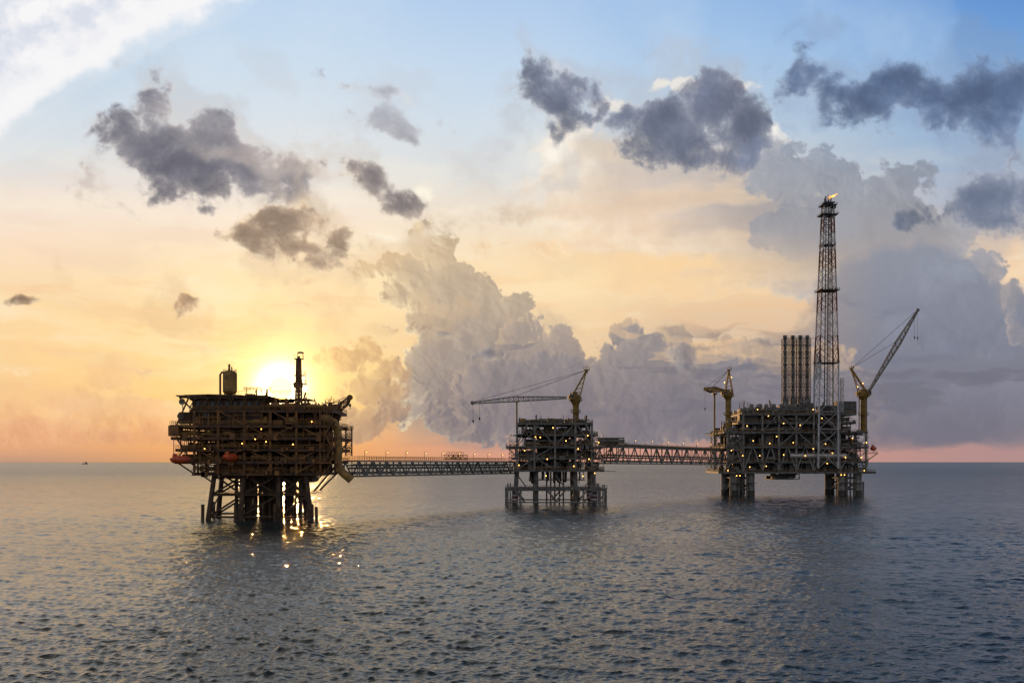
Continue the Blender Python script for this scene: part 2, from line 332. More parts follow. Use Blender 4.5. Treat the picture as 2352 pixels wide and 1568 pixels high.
# ------------------------------------------------------------------ materials
def mat(name, a, b=None, rough=0.6, metal=0.0, scale=0.6, emis=None, es=0.0, rust=0.25):
    m = bpy.data.materials.new(name); m.use_nodes = True
    t = m.node_tree; bs = t.nodes['Principled BSDF']
    bs.inputs['Roughness'].default_value = rough; bs.inputs['Metallic'].default_value = metal
    if emis:
        bs.inputs['Emission Color'].default_value = (*emis, 1); bs.inputs['Emission Strength'].default_value = es
    b = b or tuple(x * 0.55 for x in a)
    tcn = t.nodes.new('ShaderNodeTexCoord')
    n = t.nodes.new('ShaderNodeTexNoise'); n.inputs['Scale'].default_value = scale; n.inputs['Detail'].default_value = 4
    t.links.new(tcn.outputs['Object'], n.inputs['Vector'])
    r = t.nodes.new('ShaderNodeValToRGB'); r.color_ramp.elements[0].position = 0.35; r.color_ramp.elements[1].position = 0.65
    r.color_ramp.elements[0].color = (*a, 1); r.color_ramp.elements[1].color = (*b, 1)
    t.links.new(n.outputs[0], r.inputs[0])
    n2 = t.nodes.new('ShaderNodeTexNoise'); n2.inputs['Scale'].default_value = scale * 3; n2.inputs['Detail'].default_value = 4
    t.links.new(tcn.outputs['Object'], n2.inputs['Vector'])
    r2 = t.nodes.new('ShaderNodeValToRGB'); r2.color_ramp.elements[0].position = 0.56; r2.color_ramp.elements[1].position = 0.68
    r2.color_ramp.elements[0].color = (0, 0, 0, 1); r2.color_ramp.elements[1].color = (rust, rust, rust, 1)
    t.links.new(n2.outputs[0], r2.inputs[0])
    mx = t.nodes.new('ShaderNodeMix'); mx.data_type = 'RGBA'
    t.links.new(r2.outputs[0], mx.inputs[0]); t.links.new(r.outputs[0], mx.inputs[6]); mx.inputs[7].default_value = (0.12, 0.045, 0.015, 1)
    t.links.new(mx.outputs[2], bs.inputs['Base Color'])
    return m

m_grey = mat("grey_steel", (0.18, 0.168, 0.140), (0.075, 0.07, 0.058), rust=0.4)
m_dark = mat("dark_steel", (0.060, 0.055, 0.045), (0.025, 0.023, 0.02))
m_light = mat("light_grey_paint", (0.30, 0.285, 0.245), (0.13, 0.122, 0.105), rust=0.4)
m_white = mat("white_paint", (0.55, 0.55, 0.53), (0.36, 0.36, 0.35), rust=0.15)
m_red = mat("red_paint", (0.14, 0.02, 0.015), (0.08, 0.012, 0.01))
m_yel = mat("yellow_paint", (0.38, 0.22, 0.025), (0.17, 0.095, 0.014), scale=1.2)
m_yel2 = mat("dirty_yellow_paint", (0.36, 0.20, 0.04), (0.17, 0.09, 0.02))
m_brown = mat("glare_brown_steel", (0.30, 0.13, 0.03), (0.10, 0.045, 0.012), scale=0.35)  # orange of the sun's glare is put into this base colour
m_brown2 = mat("dark_glare_brown_steel", (0.13, 0.055, 0.014), (0.04, 0.02, 0.007), scale=0.35)  # darker brown, same orange glare tint in its colour
m_pile = mat("marine_growth_steel", (0.075, 0.065, 0.045), (0.03, 0.03, 0.02))
m_pileb = mat("brown_pile_steel", (0.11, 0.055, 0.018), (0.035, 0.02, 0.009))  # browner pile tone for the west jacket
m_orange = mat("orange_lifeboat_gel", (0.60, 0.09, 0.015), (0.35, 0.05, 0.015), rough=0.4, rust=0.05)
m_silver = mat("silver_duct", (0.5, 0.47, 0.42), (0.32, 0.29, 0.25), rough=0.4, metal=0.6)
m_glass = mat("dark_window_glass", (0.03, 0.04, 0.05), rough=0.15, rust=0)
m_lamp = mat("lamp_glow", (0.8, 0.6, 0.3), emis=(1.0, 0.48, 0.10), es=7.0, rust=0)
m_flame = mat("gas_flame", (0.8, 0.4, 0.1), emis=(1.0, 0.40, 0.05), es=2.6, rust=0)
m_flag = mat("flag_cloth", (0.35, 0.05, 0.04), rust=0)

# ------------------------------------------------------------------ mesh builder
class MB:
    def __init__(s): s.v = []; s.f = []; s.m = []; s.cur = 0
    def add(s, vs, fs):
        o = len(s.v); s.v.extend([tuple(v) for v in vs])
        for f in fs: s.f.append(tuple(i + o for i in f)); s.m.append(s.cur)
    def box(s, x0, x1, y0, y1, z0, z1):
        s.add([(x0,y0,z0),(x1,y0,z0),(x1,y1,z0),(x0,y1,z0),(x0,y0,z1),(x1,y0,z1),(x1,y1,z1),(x0,y1,z1)],
              [(0,3,2,1),(4,5,6,7),(0,1,5,4),(1,2,6,5),(2,3,7,6),(3,0,4,7)])
    def cyl(s, p, q, r, r2=None, n=6, caps=True):
        p = Vector(p); q = Vector(q); d = q - p
        if d.length < 1e-6: return
        r2 = r if r2 is None else r2
        d.normalize(); a = Vector((0,0,1)) if abs(d.z) < 0.9 else Vector((1,0,0))
        u = d.cross(a).normalized(); w = d.cross(u)
        vs = []
        for k in range(n):
            t = 2*math.pi*(k+0.5)/n; o = u*math.cos(t) + w*math.sin(t)
            vs.append(p + o*r); vs.append(q + o*r2)
        fs = [(2*k, (2*k+2)%(2*n), (2*k+3)%(2*n), 2*k+1) for k in range(n)]
        if caps: fs += [tuple(2*k for k in range(n))[::-1], tuple(2*k+1 for k in range(n))]
        s.add(vs, fs)
    def beam(s, p, q, r=0.2): s.cyl(p, q, r*1.25, n=4)
    def tube(s, pts, r, n=10):
        pts = [Vector(p) for p in pts]; vs = []; fs = []
        for i, p in enumerate(pts):
            d = (pts[min(i+1, len(pts)-1)] - pts[max(i-1, 0)]).normalized()
            a = Vector((0,1,0)) if abs(d.y) < 0.9 else Vector((1,0,0))
            u = d.cross(a).normalized(); w = d.cross(u)
            for k in range(n):
                t = 2*math.pi*k/n; vs.append(p + (u*math.cos(t) + w*math.sin(t))*r)
        for i in range(len(pts)-1):
            for k in range(n): fs.append((i*n+k, i*n+(k+1)%n, (i+1)*n+(k+1)%n, (i+1)*n+k))
        fs += [tuple(range(n))[::-1], tuple((len(pts)-1)*n+k for k in range(n))]
        s.add(vs, fs)
    def lathe(s, prof, c, n=14, axis='z'):
        vs = []; fs = []
        for r, z in prof:
            for k in range(n):
                t = 2*math.pi*k/n; a, b = r*math.cos(t), r*math.sin(t)
                if axis == 'z': vs.append((c[0]+a, c[1]+b, c[2]+z))
                elif axis == 'x': vs.append((c[0]+z, c[1]+a, c[2]+b))
                else: vs.append((c[0]+a, c[1]+z, c[2]+b))
        for i in range(len(prof)-1):
            for k in range(n): fs.append((i*n+k, i*n+(k+1)%n, (i+1)*n+(k+1)%n, (i+1)*n+k))
        fs += [tuple(range(n))[::-1], tuple((len(prof)-1)*n+k for k in range(n))]
        s.add(vs, fs)
    def vessel(s, c, r, h, axis='z'):
        s.lathe([(r*0.3,-r*0.45),(r*0.75,-r*0.3),(r,0),(r,h),(r*0.75,h+r*0.3),(r*0.3,h+r*0.45)], c, 12, axis)
    def rail(s, pts, h=1.1, step=2.0, r=0.055):
        pts = [Vector(p) for p in pts]
        for a, b in zip(pts[:-1], pts[1:]):
            for hh_ in (h, h*0.55): s.cyl(a+Vector((0,0,hh_)), b+Vector((0,0,hh_)), r, n=3, caps=False)
            k = max(1, int((b-a).length/step))
            for i in range(k+1):
                p = a.lerp(b, i/k); s.cyl(p, p+Vector((0,0,h)), r, n=3, caps=False)
    def lattice(s, p, q, w0, w1, bays, rc, rb, side=Vector((0,1,0)), w0b=None, w1b=None):
        p = Vector(p); q = Vector(q); d = (q-p).normalized()
        u = (side - d*side.dot(d)).normalized(); w = d.cross(u)
        w0b = w0 if w0b is None else w0b; w1b = w1 if w1b is None else w1b
        rings = []
        for i in range(bays+1):
            t = i/bays; c = p.lerp(q, t); a = (w0*(1-t)+w1*t)/2; b = (w0b*(1-t)+w1b*t)/2
            rings.append([c+u*a+w*b, c-u*a+w*b, c-u*a-w*b, c+u*a-w*b])
        for i in range(bays):
            A, B_ = rings[i], rings[i+1]
            for k in range(4):
                s.beam(A[k], B_[k], rc)
                k2 = (k+1)%4
                if i % 2: s.beam(A[k], B_[k2], rb)
                else: s.beam(A[k2], B_[k], rb)
                s.beam(B_[k], B_[k2], rb)
    def make(s, name, mats, root, parent=None, label=None, smooth=False):
        if not isinstance(mats, (list, tuple)): mats = [mats]
        me = bpy.data.meshes.new(name)
        o = root.location if root is not None else Vector((0,0,0))
        me.from_pydata([(a-o[0], b-o[1], c-o[2]) for a, b, c in s.v], [], s.f)
        for m_ in mats: me.materials.append(m_)
        me.polygons.foreach_set('material_index', s.m)
        if smooth: me.polygons.foreach_set('use_smooth', [True]*len(s.f))
        me.update()
        ob = bpy.data.objects.new(name, me); scene.collection.objects.link(ob)
        if root is not None: ob.parent = parent or root
        if label: ob["label"] = label
        return ob

class Vessels:
    """each pressure vessel becomes a part of its own"""
    def __init__(s): s.items = []
    def vessel(s, c, r, h, axis='z'): s.items.append((c, r, h, axis))
    def make(s, name, m_, root, **k):
        for it in s.items:
            b = MB(); b.vessel(*it); b.make(name, m_, root, smooth=False)

def columns(root, m_, cols_, ys, ztop, zbot, r):
    for yy in ys:
        for xx, zt_ in cols_:
            b = MB(); b.cyl((xx, yy, zbot), (xx, yy, zt_ or ztop), r, n=8); b.make("column", m_, root)

def empty(name, loc, label, cat, group=None):
    e = bpy.data.objects.new(name, None); e.location = loc; e.empty_display_size = 5
    scene.collection.objects.link(e); e["label"] = label; e["category"] = cat
    if group: e["group"] = group
    return e

def X(px, d): return (px - 1176) * d / F
def Z(py, d): return CH + (1060 - py) * d / F

# ------------------------------------------------------------------ generic platform pieces
def deck_part(root, x0, x1, y0, y1, z, m_deck, m_rail, th=0.5, railing=True, ribs=True):
    b = MB()
    b.box(x0, x1, y0, y1, z-0.15, z)
    for yy in (y0+0.2, y1-0.2): b.box(x0+0.05, x1-0.05, yy-0.15, yy+0.15, z-0.15-th*1.6, z-0.152)
    for xx in (x0+0.2, x1-0.2): b.box(xx-0.15, xx+0.15, y0+0.36, y1-0.36, z-0.15-th*1.5, z-0.153)
    if ribs:
        n = max(2, int((x1-x0)/3.0))
        for i in range(1, n):
            xx = x0 + (x1-x0)*i/n
            b.box(xx-0.1, xx+0.1, y0-0.25, y1-0.4, z-0.15-th*0.9, z-0.154)
    dk_ = b.make("deck", m_deck, root)
    if railing:
        r = MB(); r.rail([(x0,y0,z),(x1,y0,z),(x1,y1,z),(x0,y1,z),(x0,y0,z)], step=1.8)
        r.make("handrail", m_rail, root, parent=dk_)
    return dk_

def clutter(rng, x0, x1, y0, y1, z0, z1, A, Bm, C, pipes, density=1.0):
    w = x1-x0; hgt = z1-z0
    rows = [y0+1.6, y0+5, y0+10, y0+16, y1-3]
    for ri, y in enumerate(rows):
        x = x0 + rng.random()*2
        while x < x1-1.5:
            k = rng.random(); sw = rng.uniform(1.0, 4.5)
            if x+sw > x1: break
            tgt = Bm if (ri >= 2 or rng.random() < 0.45) else A
            if k < 0.36*density:
                h = rng.uniform(0.3, 0.92)*hgt; tgt.box(x, x+sw, y, y+rng.uniform(1, 2.5), z0+0.02, z0+h)
            elif k < 0.50*density:
                r_ = rng.uniform(0.5, min(1.1, hgt*0.27))
                if ri < 3: C.vessel((x+r_*0.4, y, z0+r_+0.5), r_, max(1, sw+1), 'x')
                else: tgt.vessel((x+r_*0.4, y, z0+r_+0.5), r_, max(1, sw+1), 'x')
                tgt.box(x+0.6, x+0.9, y-0.3, y+0.3, z0, z0+0.8)
            elif k < 0.60*density:
                r_ = rng.uniform(0.4, 0.8); (C if ri < 3 else tgt).vessel((x+r_, y, z0+r_), r_, max(0.6, hgt*0.6-r_), 'z')
            elif k < 0.72*density:
                tgt.lattice((x+0.5, y, z0), (x+0.5, y, z1-0.6), 1.0, 1.0, 3, 0.07, 0.05)
            elif k < 0.80*density and ri < 3:
                tgt.beam((x, y-0.6, z0), (x+hgt*1.1, y-0.6, z1), 0.13); tgt.beam((x, y-0.1, z0), (x+hgt*1.1, y-0.1, z1), 0.13)
                pipes.beam((x, y-0.6, z0+1), (x+hgt*1.1, y-0.6, z1+1), 0.05)
            x += sw + rng.uniform(0.1, 1.6)/density
    for i in range(int(w*0.8*density)):
        y = rng.choice(rows[:4]) - rng.random()*1.2; xx = rng.uniform(x0, x1); r_ = rng.choice([0.08, 0.12, 0.2, 0.3])
        pipes.cyl((xx, y, z0), (xx, y, z1-0.1), r_, n=5, caps=False)
    for i in range(int(w*0.30*density)):
        y = rng.choice(rows[:3]) - rng.random()*1.3; a = rng.uniform(x0, x1-3); bb = min(x1, a+rng.uniform(3, 14)); zz = z1-rng.uniform(0.5, hgt*0.6); r_ = rng.choice([0.1, 0.15, 0.22, 0.35])
        pipes.cyl((a, y, zz), (bb, y, zz), r_, n=6)
        if rng.random() < 0.6: pipes.cyl((bb-r_, y, zz), (bb-r_, y, rng.choice([z0, z1])), r_, n=6)

def fringe(rng, x0, x1, y0, zs, b, n):
    for i in range(n):
        z = rng.choice(zs); xx = rng.uniform(x0, x1); k = rng.random(); y = y0+0.05
        if k < 0.4: b.box(xx, xx+rng.uniform(0.6, 2.5), y-0.9, y, z-rng.uniform(0.4, 1.4), z+rng.uniform(0.1, 0.9))
        elif k < 0.65: b.cyl((xx, y, z-0.2), (xx, y, z+rng.uniform(1.5, 3.6)), 0.1, n=5)
        elif k < 0.8: b.beam((xx, y, z-rng.uniform(1, 3)), (xx+rng.uniform(-2, 2), y, z), 0.14)
        else: b.cyl((xx, y-0.1, z-0.7), (xx+rng.uniform(3, 9), y-0.1, z-0.7), rng.choice([0.12, 0.25]), n=6)

def stairs(root, x0, x1, y, z0, z1, m_):
    """zigzag outside stair flights"""
    b = MB(); n = max(1, int(round((z1-z0)/3.6))); h = (z1-z0)/n
    for i in range(n):
        a, c = (x0, x1) if i % 2 == 0 else (x1, x0)
        for yy in (y-0.5, y+0.5):
            b.beam((a, yy, z0+i*h), (c, yy, z0+(i+1)*h), 0.13); b.beam((a, yy, z0+i*h+1), (c, yy, z0+(i+1)*h+1), 0.05)
        s_ = 0.9 if c > a else -0.9
        b.box(min(c, c+s_), max(c, c+s_), y-0.7, y+0.7, z0+(i+1)*h-0.12, z0+(i+1)*h); b.rail([(c, y-0.7, z0+(i+1)*h), (c+s_, y-0.7, z0+(i+1)*h)], step=0.9)
    b.beam((x0-0.2, y-0.6, z0), (x0-0.2, y-0.6, z1), 0.1); b.beam((x1+0.2, y-0.6, z0), (x1+0.2, y-0.6, z1), 0.1)
    b.make("stairs", m_, root)

lampmesh = None
def lamp(root, p, parent=None, size=0.34):
    global lampmesh
    if lampmesh is None:
        b = MB(); b.cur = 0
        b.lathe([(0.12,-0.34),(0.28,-0.2),(0.34,0),(0.28,0.2),(0.12,0.3)], (0,0,0), 8)
        b.cur = 1; b.cyl((0,0,0.3), (0,0,0.6), 0.3, 0.12, n=8); b.beam((0,0,0.5), (0,0.9,0.7), 0.06)
        lampmesh = bpy.data.meshes.new("lamp"); lampmesh.from_pydata(b.v, [], b.f)
        lampmesh.materials.append(m_lamp); lampmesh.materials.append(m_dark)
        lampmesh.polygons.foreach_set('material_index', b.m)
    o = bpy.data.objects.new("lamp", lampmesh); o.parent = parent or root
    o.location = Vector(p) - root.location; s_ = size/0.34; o.scale = (s_, s_, s_)
    scene.collection.objects.link(o)

def crane(root, base, zt, piv, tip, mast, m_body, m_boom, mid=None, hooks=((0, 8), (1.5, 7)), w=1.7, pr=1.2, lab=None, mr=0.36, br_=0.2):
    bx, by, bz = base
    b = MB()
    b.cyl((bx,by,bz), (bx,by,zt-2.5), pr, n=14); b.cyl((bx,by,zt-2.5), (bx,by,zt-0.5), pr, pr*1.9, n=14)
    b.cyl((bx,by,zt-0.5), (bx,by,zt), pr*2.4, n=16)
    for q in (0.2, 0.45, 0.7): b.cyl((bx,by,bz+(zt-bz)*q), (bx,by,bz+(zt-bz)*q+0.3), pr*(1.9 if q == 0.45 else 1.15), n=12)
    b.box(bx-pr*1.8, bx+pr*1.8, by-1.8, by+2.4, zt+0.05, zt+2.2)
    b.box(bx-pr*2.7, bx-pr*1.85, by-1.5, by+1.5, zt+0.4, zt+1.8)
    b.box(bx-pr*1.2, bx+pr*0.6, by-1.2, by+1.6, zt+2.2, zt+3.4)
    cr0 = b.make("crane", m_body, root, label=lab)
    r = MB(); rr = pr*2.4
    r.rail([(bx+rr*math.cos(t*math.pi/5), by+rr*math.sin(t*math.pi/5), zt) for t in range(11)], step=1.5)
    r.rail([(bx-pr*1.8, by-1.8, zt+2.2), (bx+pr*1.8, by-1.8, zt+2.2), (bx+pr*1.8, by+2.2, zt+2.2), (bx-pr*1.8, by+2.2, zt+2.2)], step=1.2)
    hm = bz+(zt-bz)*0.45+0.3
    r.rail([(bx+pr*1.9*math.cos(t*math.pi/4), by+pr*1.9*math.sin(t*math.pi/4), hm) for t in range(9)], step=1.5)
    for i in range(int((zt-bz)/0.8)): r.beam((bx+pr+0.1, by-1.1, bz+i*0.8), (bx+pr+0.1, by-0.4, bz+i*0.8), 0.07)
    r.beam((bx+pr+0.1, by-1.1, bz), (bx+pr+0.1, by-1.1, zt), 0.1); r.beam((bx+pr+0.1, by-0.4, bz), (bx+pr+0.1, by-0.4, zt), 0.1)
    r.make("handrail", m_dark, root, parent=cr0)
    sgn = 1 if piv[0] > bx else -1
    c = MB(); cxx = bx+sgn*pr*1.5; c.box(cxx-1.0, cxx+1.0, by-3.8, by-1.85, zt+0.1, zt+2.3)
    cb_ = c.make("cab", m_body, root, parent=cr0)
    g = MB(); g.box(cxx-0.85, cxx+0.85, by-3.86, by-3.81, zt+0.9, zt+2.1); g.make("window", m_glass, root, parent=cr0)
    a = MB(); mx_, my_, mz_ = mast
    for yy in (-1.3, 1.3):
        a.beam((bx+sgn*pr*1.1, by+yy, zt+2.0), (mx_, my_+yy*0.5, mz_), mr)
        a.beam((bx-sgn*pr*1.7, by+yy, zt+2.0), (mx_, my_+yy*0.5, mz_), mr*0.7)
    for t in (0.2, 0.4, 0.6, 0.8):
        p1 = Vector((bx+sgn*pr*1.1, by-1.3, zt+2.0)).lerp(Vector((mx_, my_-0.65, mz_)), t)
        p2 = Vector((bx-sgn*pr*1.7, by-1.3, zt+2.0)).lerp(Vector((mx_, my_-0.65, mz_)), min(1, t+0.1))
        a.beam(p1, p2, 0.14)
    a.box(mx_-1.3, mx_+1.3, my_-0.9, my_+0.9, mz_, mz_+0.35); a.rail([(mx_-1.3, my_-0.9, mz_+0.35), (mx_+1.3, my_-0.9, mz_+0.35), (mx_+1.3, my_+0.9, mz_+0.35)], step=0.9)
    a.box(mx_-0.6, mx_+0.6, my_-0.5, my_+0.5, mz_-1.2, mz_)
    a.beam((mx_, my_, mz_), (mx_+0.5, my_, mz_+2.3), 0.1)
    a.make("mast", m_body, root, parent=cr0)
    bm = MB(); piv = Vector(piv); tip = Vector(tip)
    mid = Vector(mid) if mid else piv.lerp(tip, 0.6)
    bm.lattice(piv, mid, 1.4, w, max(4, int((mid-piv).length/2.1)), br_, br_*0.55, w0b=0.7, w1b=w)
    bm.lattice(mid, tip, w, 0.8, max(4, int((tip-mid).length/2.1)), br_, br_*0.55, w0b=w, w1b=0.6)
    bm.cyl(tip+Vector((0,-0.5,0)), tip+Vector((0,0.5,0)), 0.9, n=10)
    bm.make("boom", m_boom, root, parent=cr0)
    cb2 = MB()
    for yy in (-0.4, 0.4):
        cb2.cyl(Vector((mx_, my_+yy, mz_)), tip.lerp(mid, 0.05)+Vector((0, yy, 0.6)), 0.06, n=4)
        cb2.cyl(Vector((mx_, my_+yy, mz_)), mid+Vector((0, yy, w/2)), 0.09, n=4)
    for off, ln in hooks:
        d = (piv-tip).normalized(); pp_ = tip + d*off
        cb2.cyl(pp_, pp_-Vector((0,0,ln)), 0.07, n=4)
    cb2.make("cable", m_dark, root, parent=cr0)
    for off, ln in hooks:
        hk = MB()
        d = (piv-tip).normalized(); pp_ = tip + d*off - Vector((0,0,ln))
        hk.lathe([(0.1,0.5),(0.38,0.3),(0.4,-0.3),(0.1,-0.6)], pp_, 8); hk.tube([pp_+Vector((0,0,-0.6)), pp_+Vector((0.25,0,-0.9)), pp_+Vector((0.1,0,-1.2)), pp_+Vector((-0.2,0,-1.05))], 0.1, 5)
        hk.make("hook", m_dark, root, parent=cr0)
    return cr0

def lifeboat(loc, yaw, label, L_=8.0):
    r = empty("lifeboat", loc, label, "lifeboat", "lifeboats hanging at the platform edge")
    b = MB(); n = 14; secs = 12
    for i in range(secs+1):
        t = i/secs; xx = (t-0.5)*L_; k = (1-abs(2*t-1)**2.6)**0.55 if 0 < t < 1 else 0.08
        for j in range(n):
            a = 2*math.pi*j/n; yv = math.cos(a)*1.45*k; zv = math.sin(a)
            zv = zv*1.35*k if zv < 0 else zv*1.25*(0.35+0.65*k)*(1 if 0.12 < t < 0.88 else 0.7)
            b.v.append((loc[0]+xx*math.cos(yaw)-yv*math.sin(yaw), loc[1]+xx*math.sin(yaw)+yv*math.cos(yaw), loc[2]+zv))
    for i in range(secs):
        for j in range(n): b.f.append((i*n+j, i*n+(j+1)%n, (i+1)*n+(j+1)%n, (i+1)*n+j)); b.m.append(0)
    b.f += [tuple(range(n)), tuple(secs*n+j for j in range(n))[::-1]]; b.m += [0, 0]
    b.make("hull", m_orange, r, smooth=True)
    c = MB(); c.lathe([(0.75,1.0),(0.7,1.7),(0.35,1.85)], (loc[0]-1.6*math.cos(yaw), loc[1]-1.6*math.sin(yaw), loc[2]), 8); c.make("wheelhouse", m_orange, r)
    for t in (-0.32, 0.32):
        f = MB()
        f.cyl((loc[0]+t*L_*math.cos(yaw), loc[1]+t*L_*math.sin(yaw), loc[2]+1.1), (loc[0]+t*L_*math.cos(yaw), loc[1]+t*L_*math.sin(yaw), loc[2]+3.6), 0.07, n=4)
        f.make("fall_wire", m_dark, r)
    return r

# ================================================================== WEST PLATFORM (brown, sun glare put into the steel colour)
rng = random.Random(5)
d = 342.0; Y0, Y1 = 342.0, 372.0
lp = empty("oil_platform", (X(600, 357), 357, 0), "glare-tinted brown oil platform with helideck on a crowded steel jacket", "oil platform", "linked offshore platforms")
LV = [(1085, 436, 742, 2, -3), (1058, 400, 768, 0, 0), (1030, 402, 772, 0, 0), (1003, 392, 774, 0, 0), (975, 390, 766, 0, 0), (940, 432, 764, 1, 0)]
for (y, a, b_, o1, o2) in LV:
    deck_part(lp, X(a, d), X(b_, d), Y0+o1, Y1+o2, Z(y, d), m_brown2, m_yel2)
A, Bm, C_, Pp = MB(), MB(), Vessels(), MB()
for i in range(len(LV)-1):
    y, a, b_, o1, o2 = LV[i]; y2 = LV[i+1][0]; a = max(a, LV[i+1][1]); b_ = min(b_, LV[i+1][2])
    clutter(rng, X(a, d)+1, X(b_, d)-1, Y0+1, Y1-1, Z(y, d), Z(y2, d)-0.6, A, Bm, C_, Pp, 1.35)
clutter(rng, X(600, d), X(764, d)-1, Y0+1, Y1-2, Z(940, d), Z(925, d), A, Bm, C_, Pp, 1.2)
clutter(rng, X(440, d), X(690, d)-1, Y0+3, Y1-2, Z(940, d), Z(911, d), A, Bm, C_, Pp, 1.3)
clutter(rng, X(470, d), X(720, d)-1, Y0+4, Y1-4, Z(1100, d), Z(1087, d), A, Bm, C_, Pp, 0.9)
fringe(rng, X(400, d), X(765, d), Y0, [Z(q, d) for q in (1085, 1058, 1030, 1003, 975)], A, 70)
A.make("machinery", m_brown, lp); Bm.make("equipment_housing", m_brown2, lp); C_.make("vessel", m_yel2, lp, smooth=False); Pp.make("pipework", m_brown, lp)
b = MB(); b.box(X(470, d), X(742, d), Y0+17.5, Y0+18, Z(1084, d), Z(942, d)); b.make("wall", m_brown2, lp)
b = MB()
b.box(X(436, d), X(600, d), Y0+2.5, Y0+12, Z(969, d)-0.6, Z(915, d))
for i in range(22):
    xx = X(440+i*7.2, d); b.box(xx, xx+0.3, Y0+2.3, Y0+2.49, Z(968, d), Z(916, d))
b.make("wall", m_brown2, lp)
for zz in (926, 952):
    for i in range(9):
        b = MB(); xx = X(446+i*17, d); b.box(xx, xx+1.0, Y0+2.2, Y0+2.28, Z(zz+4, d), Z(zz-4, d)); b.make("window", m_glass, lp)
br = MB()
cols_ = [445, 500, 560, 620, 680, 735]
columns(lp, m_brown, [(X(c_, d), None) for c_ in cols_], (Y0+0.6, Y0+14, Y1-0.6), Z(942, d), Z(1090, d), 0.42)
for yy in (Y0+0.6, Y0+14, Y1-0.6):
    for j in range(len(cols_)-1):
        for (ya, yb) in ((1085, 1058), (1058, 1030), (1030, 1003), (1003, 975), (975, 942)):
            if rng.random() < 0.6:
                p1, p2 = (X(cols_[j], d), yy, Z(ya, d)), (X(cols_[j+1], d), yy, Z(yb, d))
                if rng.random() < 0.5: p1, p2 = (X(cols_[j], d), yy, Z(yb, d)), (X(cols_[j+1], d), yy, Z(ya, d))
                br.beam(p1, p2, 0.2)
for (p_, q_) in (((404, 975), (432, 912)), ((402, 1003), (436, 1055)), ((400, 1058), (440, 1085)), ((768, 1058), (738, 1090)), ((772, 1005), (752, 1030)), ((410, 912), (440, 940))):
    for yy in (Y0+0.8, Y0+14, Y1-1): br.beam((X(p_[0], d), yy, Z(p_[1], d)), (X(q_[0], d), yy, Z(q_[1], d)), 0.25)
br.make("bracing", m_brown, lp)
stairs(lp, X(404, d), X(426, d), Y0-0.9, Z(1058, d), Z(1003, d), m_brown)
stairs(lp, X(748, d), X(764, d), Y0-0.9, Z(1058, d), Z(940, d), m_brown)
# helideck
b = MB(); hx0, hx1 = X(388, d), X(612, d); hz_ = Z(908, d)
b.box(hx0+2, hx1, Y0+0.5, Y0+24, hz_-0.2, hz_+0.15)
b.lathe([(12.5, 0.17), (12.5, 0.42)], (hx0+12.5, Y0+12, hz_), 8)
for i in range(8):
    xx = hx0+3+i*3.6; b.beam((xx, Y0+1, hz_-0.2), (xx, Y0+24, hz_-0.2), 0.25)
for yy in (Y0+1, Y0+12, Y0+23):
    b.beam((hx0+3, yy, hz_-0.6), (hx1, yy, hz_-0.6), 0.22)
    for i in range(6): xx = hx0+6+i*4; b.beam((xx, yy, Z(938, d)), (xx+2, yy, hz_-0.5), 0.15)
b.make("helideck", m_brown2, lp)
b = MB(); b.box(X(389, d), X(412, d), Y0-1.2, Y0+4, Z(1001, d), Z(977, d)); b.make("cabin", m_brown, lp)
b = MB(); b.box(X(404, d), X(430, d), Y0+3, Y0+7, Z(972, d), Z(945, d)); b.make("cabin", m_brown2, lp)
for (px, py) in ((416, 922), (412, 955)):
    b = MB(); c = (X(px, d), Y0+1, Z(py, d))
    b.lathe([(0.1, 0.5), (0.7, 0.35), (1.0, 0.0), (1.02, -0.05), (0.1, 0.42)], c, 14, 'y'); b.beam((c[0], c[1]+0.4, c[2]), (c[0], c[1]+0.8, c[2]-3.2), 0.12)
    b.make("satellite_dish", m_light, lp)
# tank
b = MB(); tx, ty = X(528, 352), 352; zt0 = Z(908, 352)
b.vessel((tx, ty, zt0+1.2), 2.3, Z(858, 352)-zt0-1.2, 'z')
for k in range(4): a = math.pi/4+k*math.pi/2; b.cyl((tx+1.9*math.cos(a), ty+1.9*math.sin(a), zt0-0.2), (tx+1.9*math.cos(a), ty+1.9*math.sin(a), zt0+2), 0.2, n=6)
b.cyl((tx-0.2, ty, Z(856, 352)), (tx-0.2, ty, Z(836, 352)), 0.35, n=8); b.cyl((tx+0.6, ty, Z(856, 352)), (tx+0.6, ty, Z(842, 352)), 0.2, n=6)
tk = b.make("tank", m_yel2, lp, smooth=False)
b = MB(); b.tube([(tx-3.1, ty, zt0), (tx-3.1, ty, Z(860, 352)), (tx-2.6, ty, Z(855, 352)), (tx-1.4, ty, Z(855, 352))], 0.35, 8)
b.make("pipe", m_brown, lp, parent=tk)
b = MB()
for i in range(12): zz = zt0+i*0.6; b.beam((tx+2.35, ty-0.8, zz), (tx+2.35, ty-0.2, zz), 0.06)
b.rail([(tx+2.2*math.cos(t*math.pi/6), ty+2.2*math.sin(t*math.pi/6), Z(857, 352)) for t in range(13)], step=1.1); b.make("handrail", m_brown, lp, parent=tk)
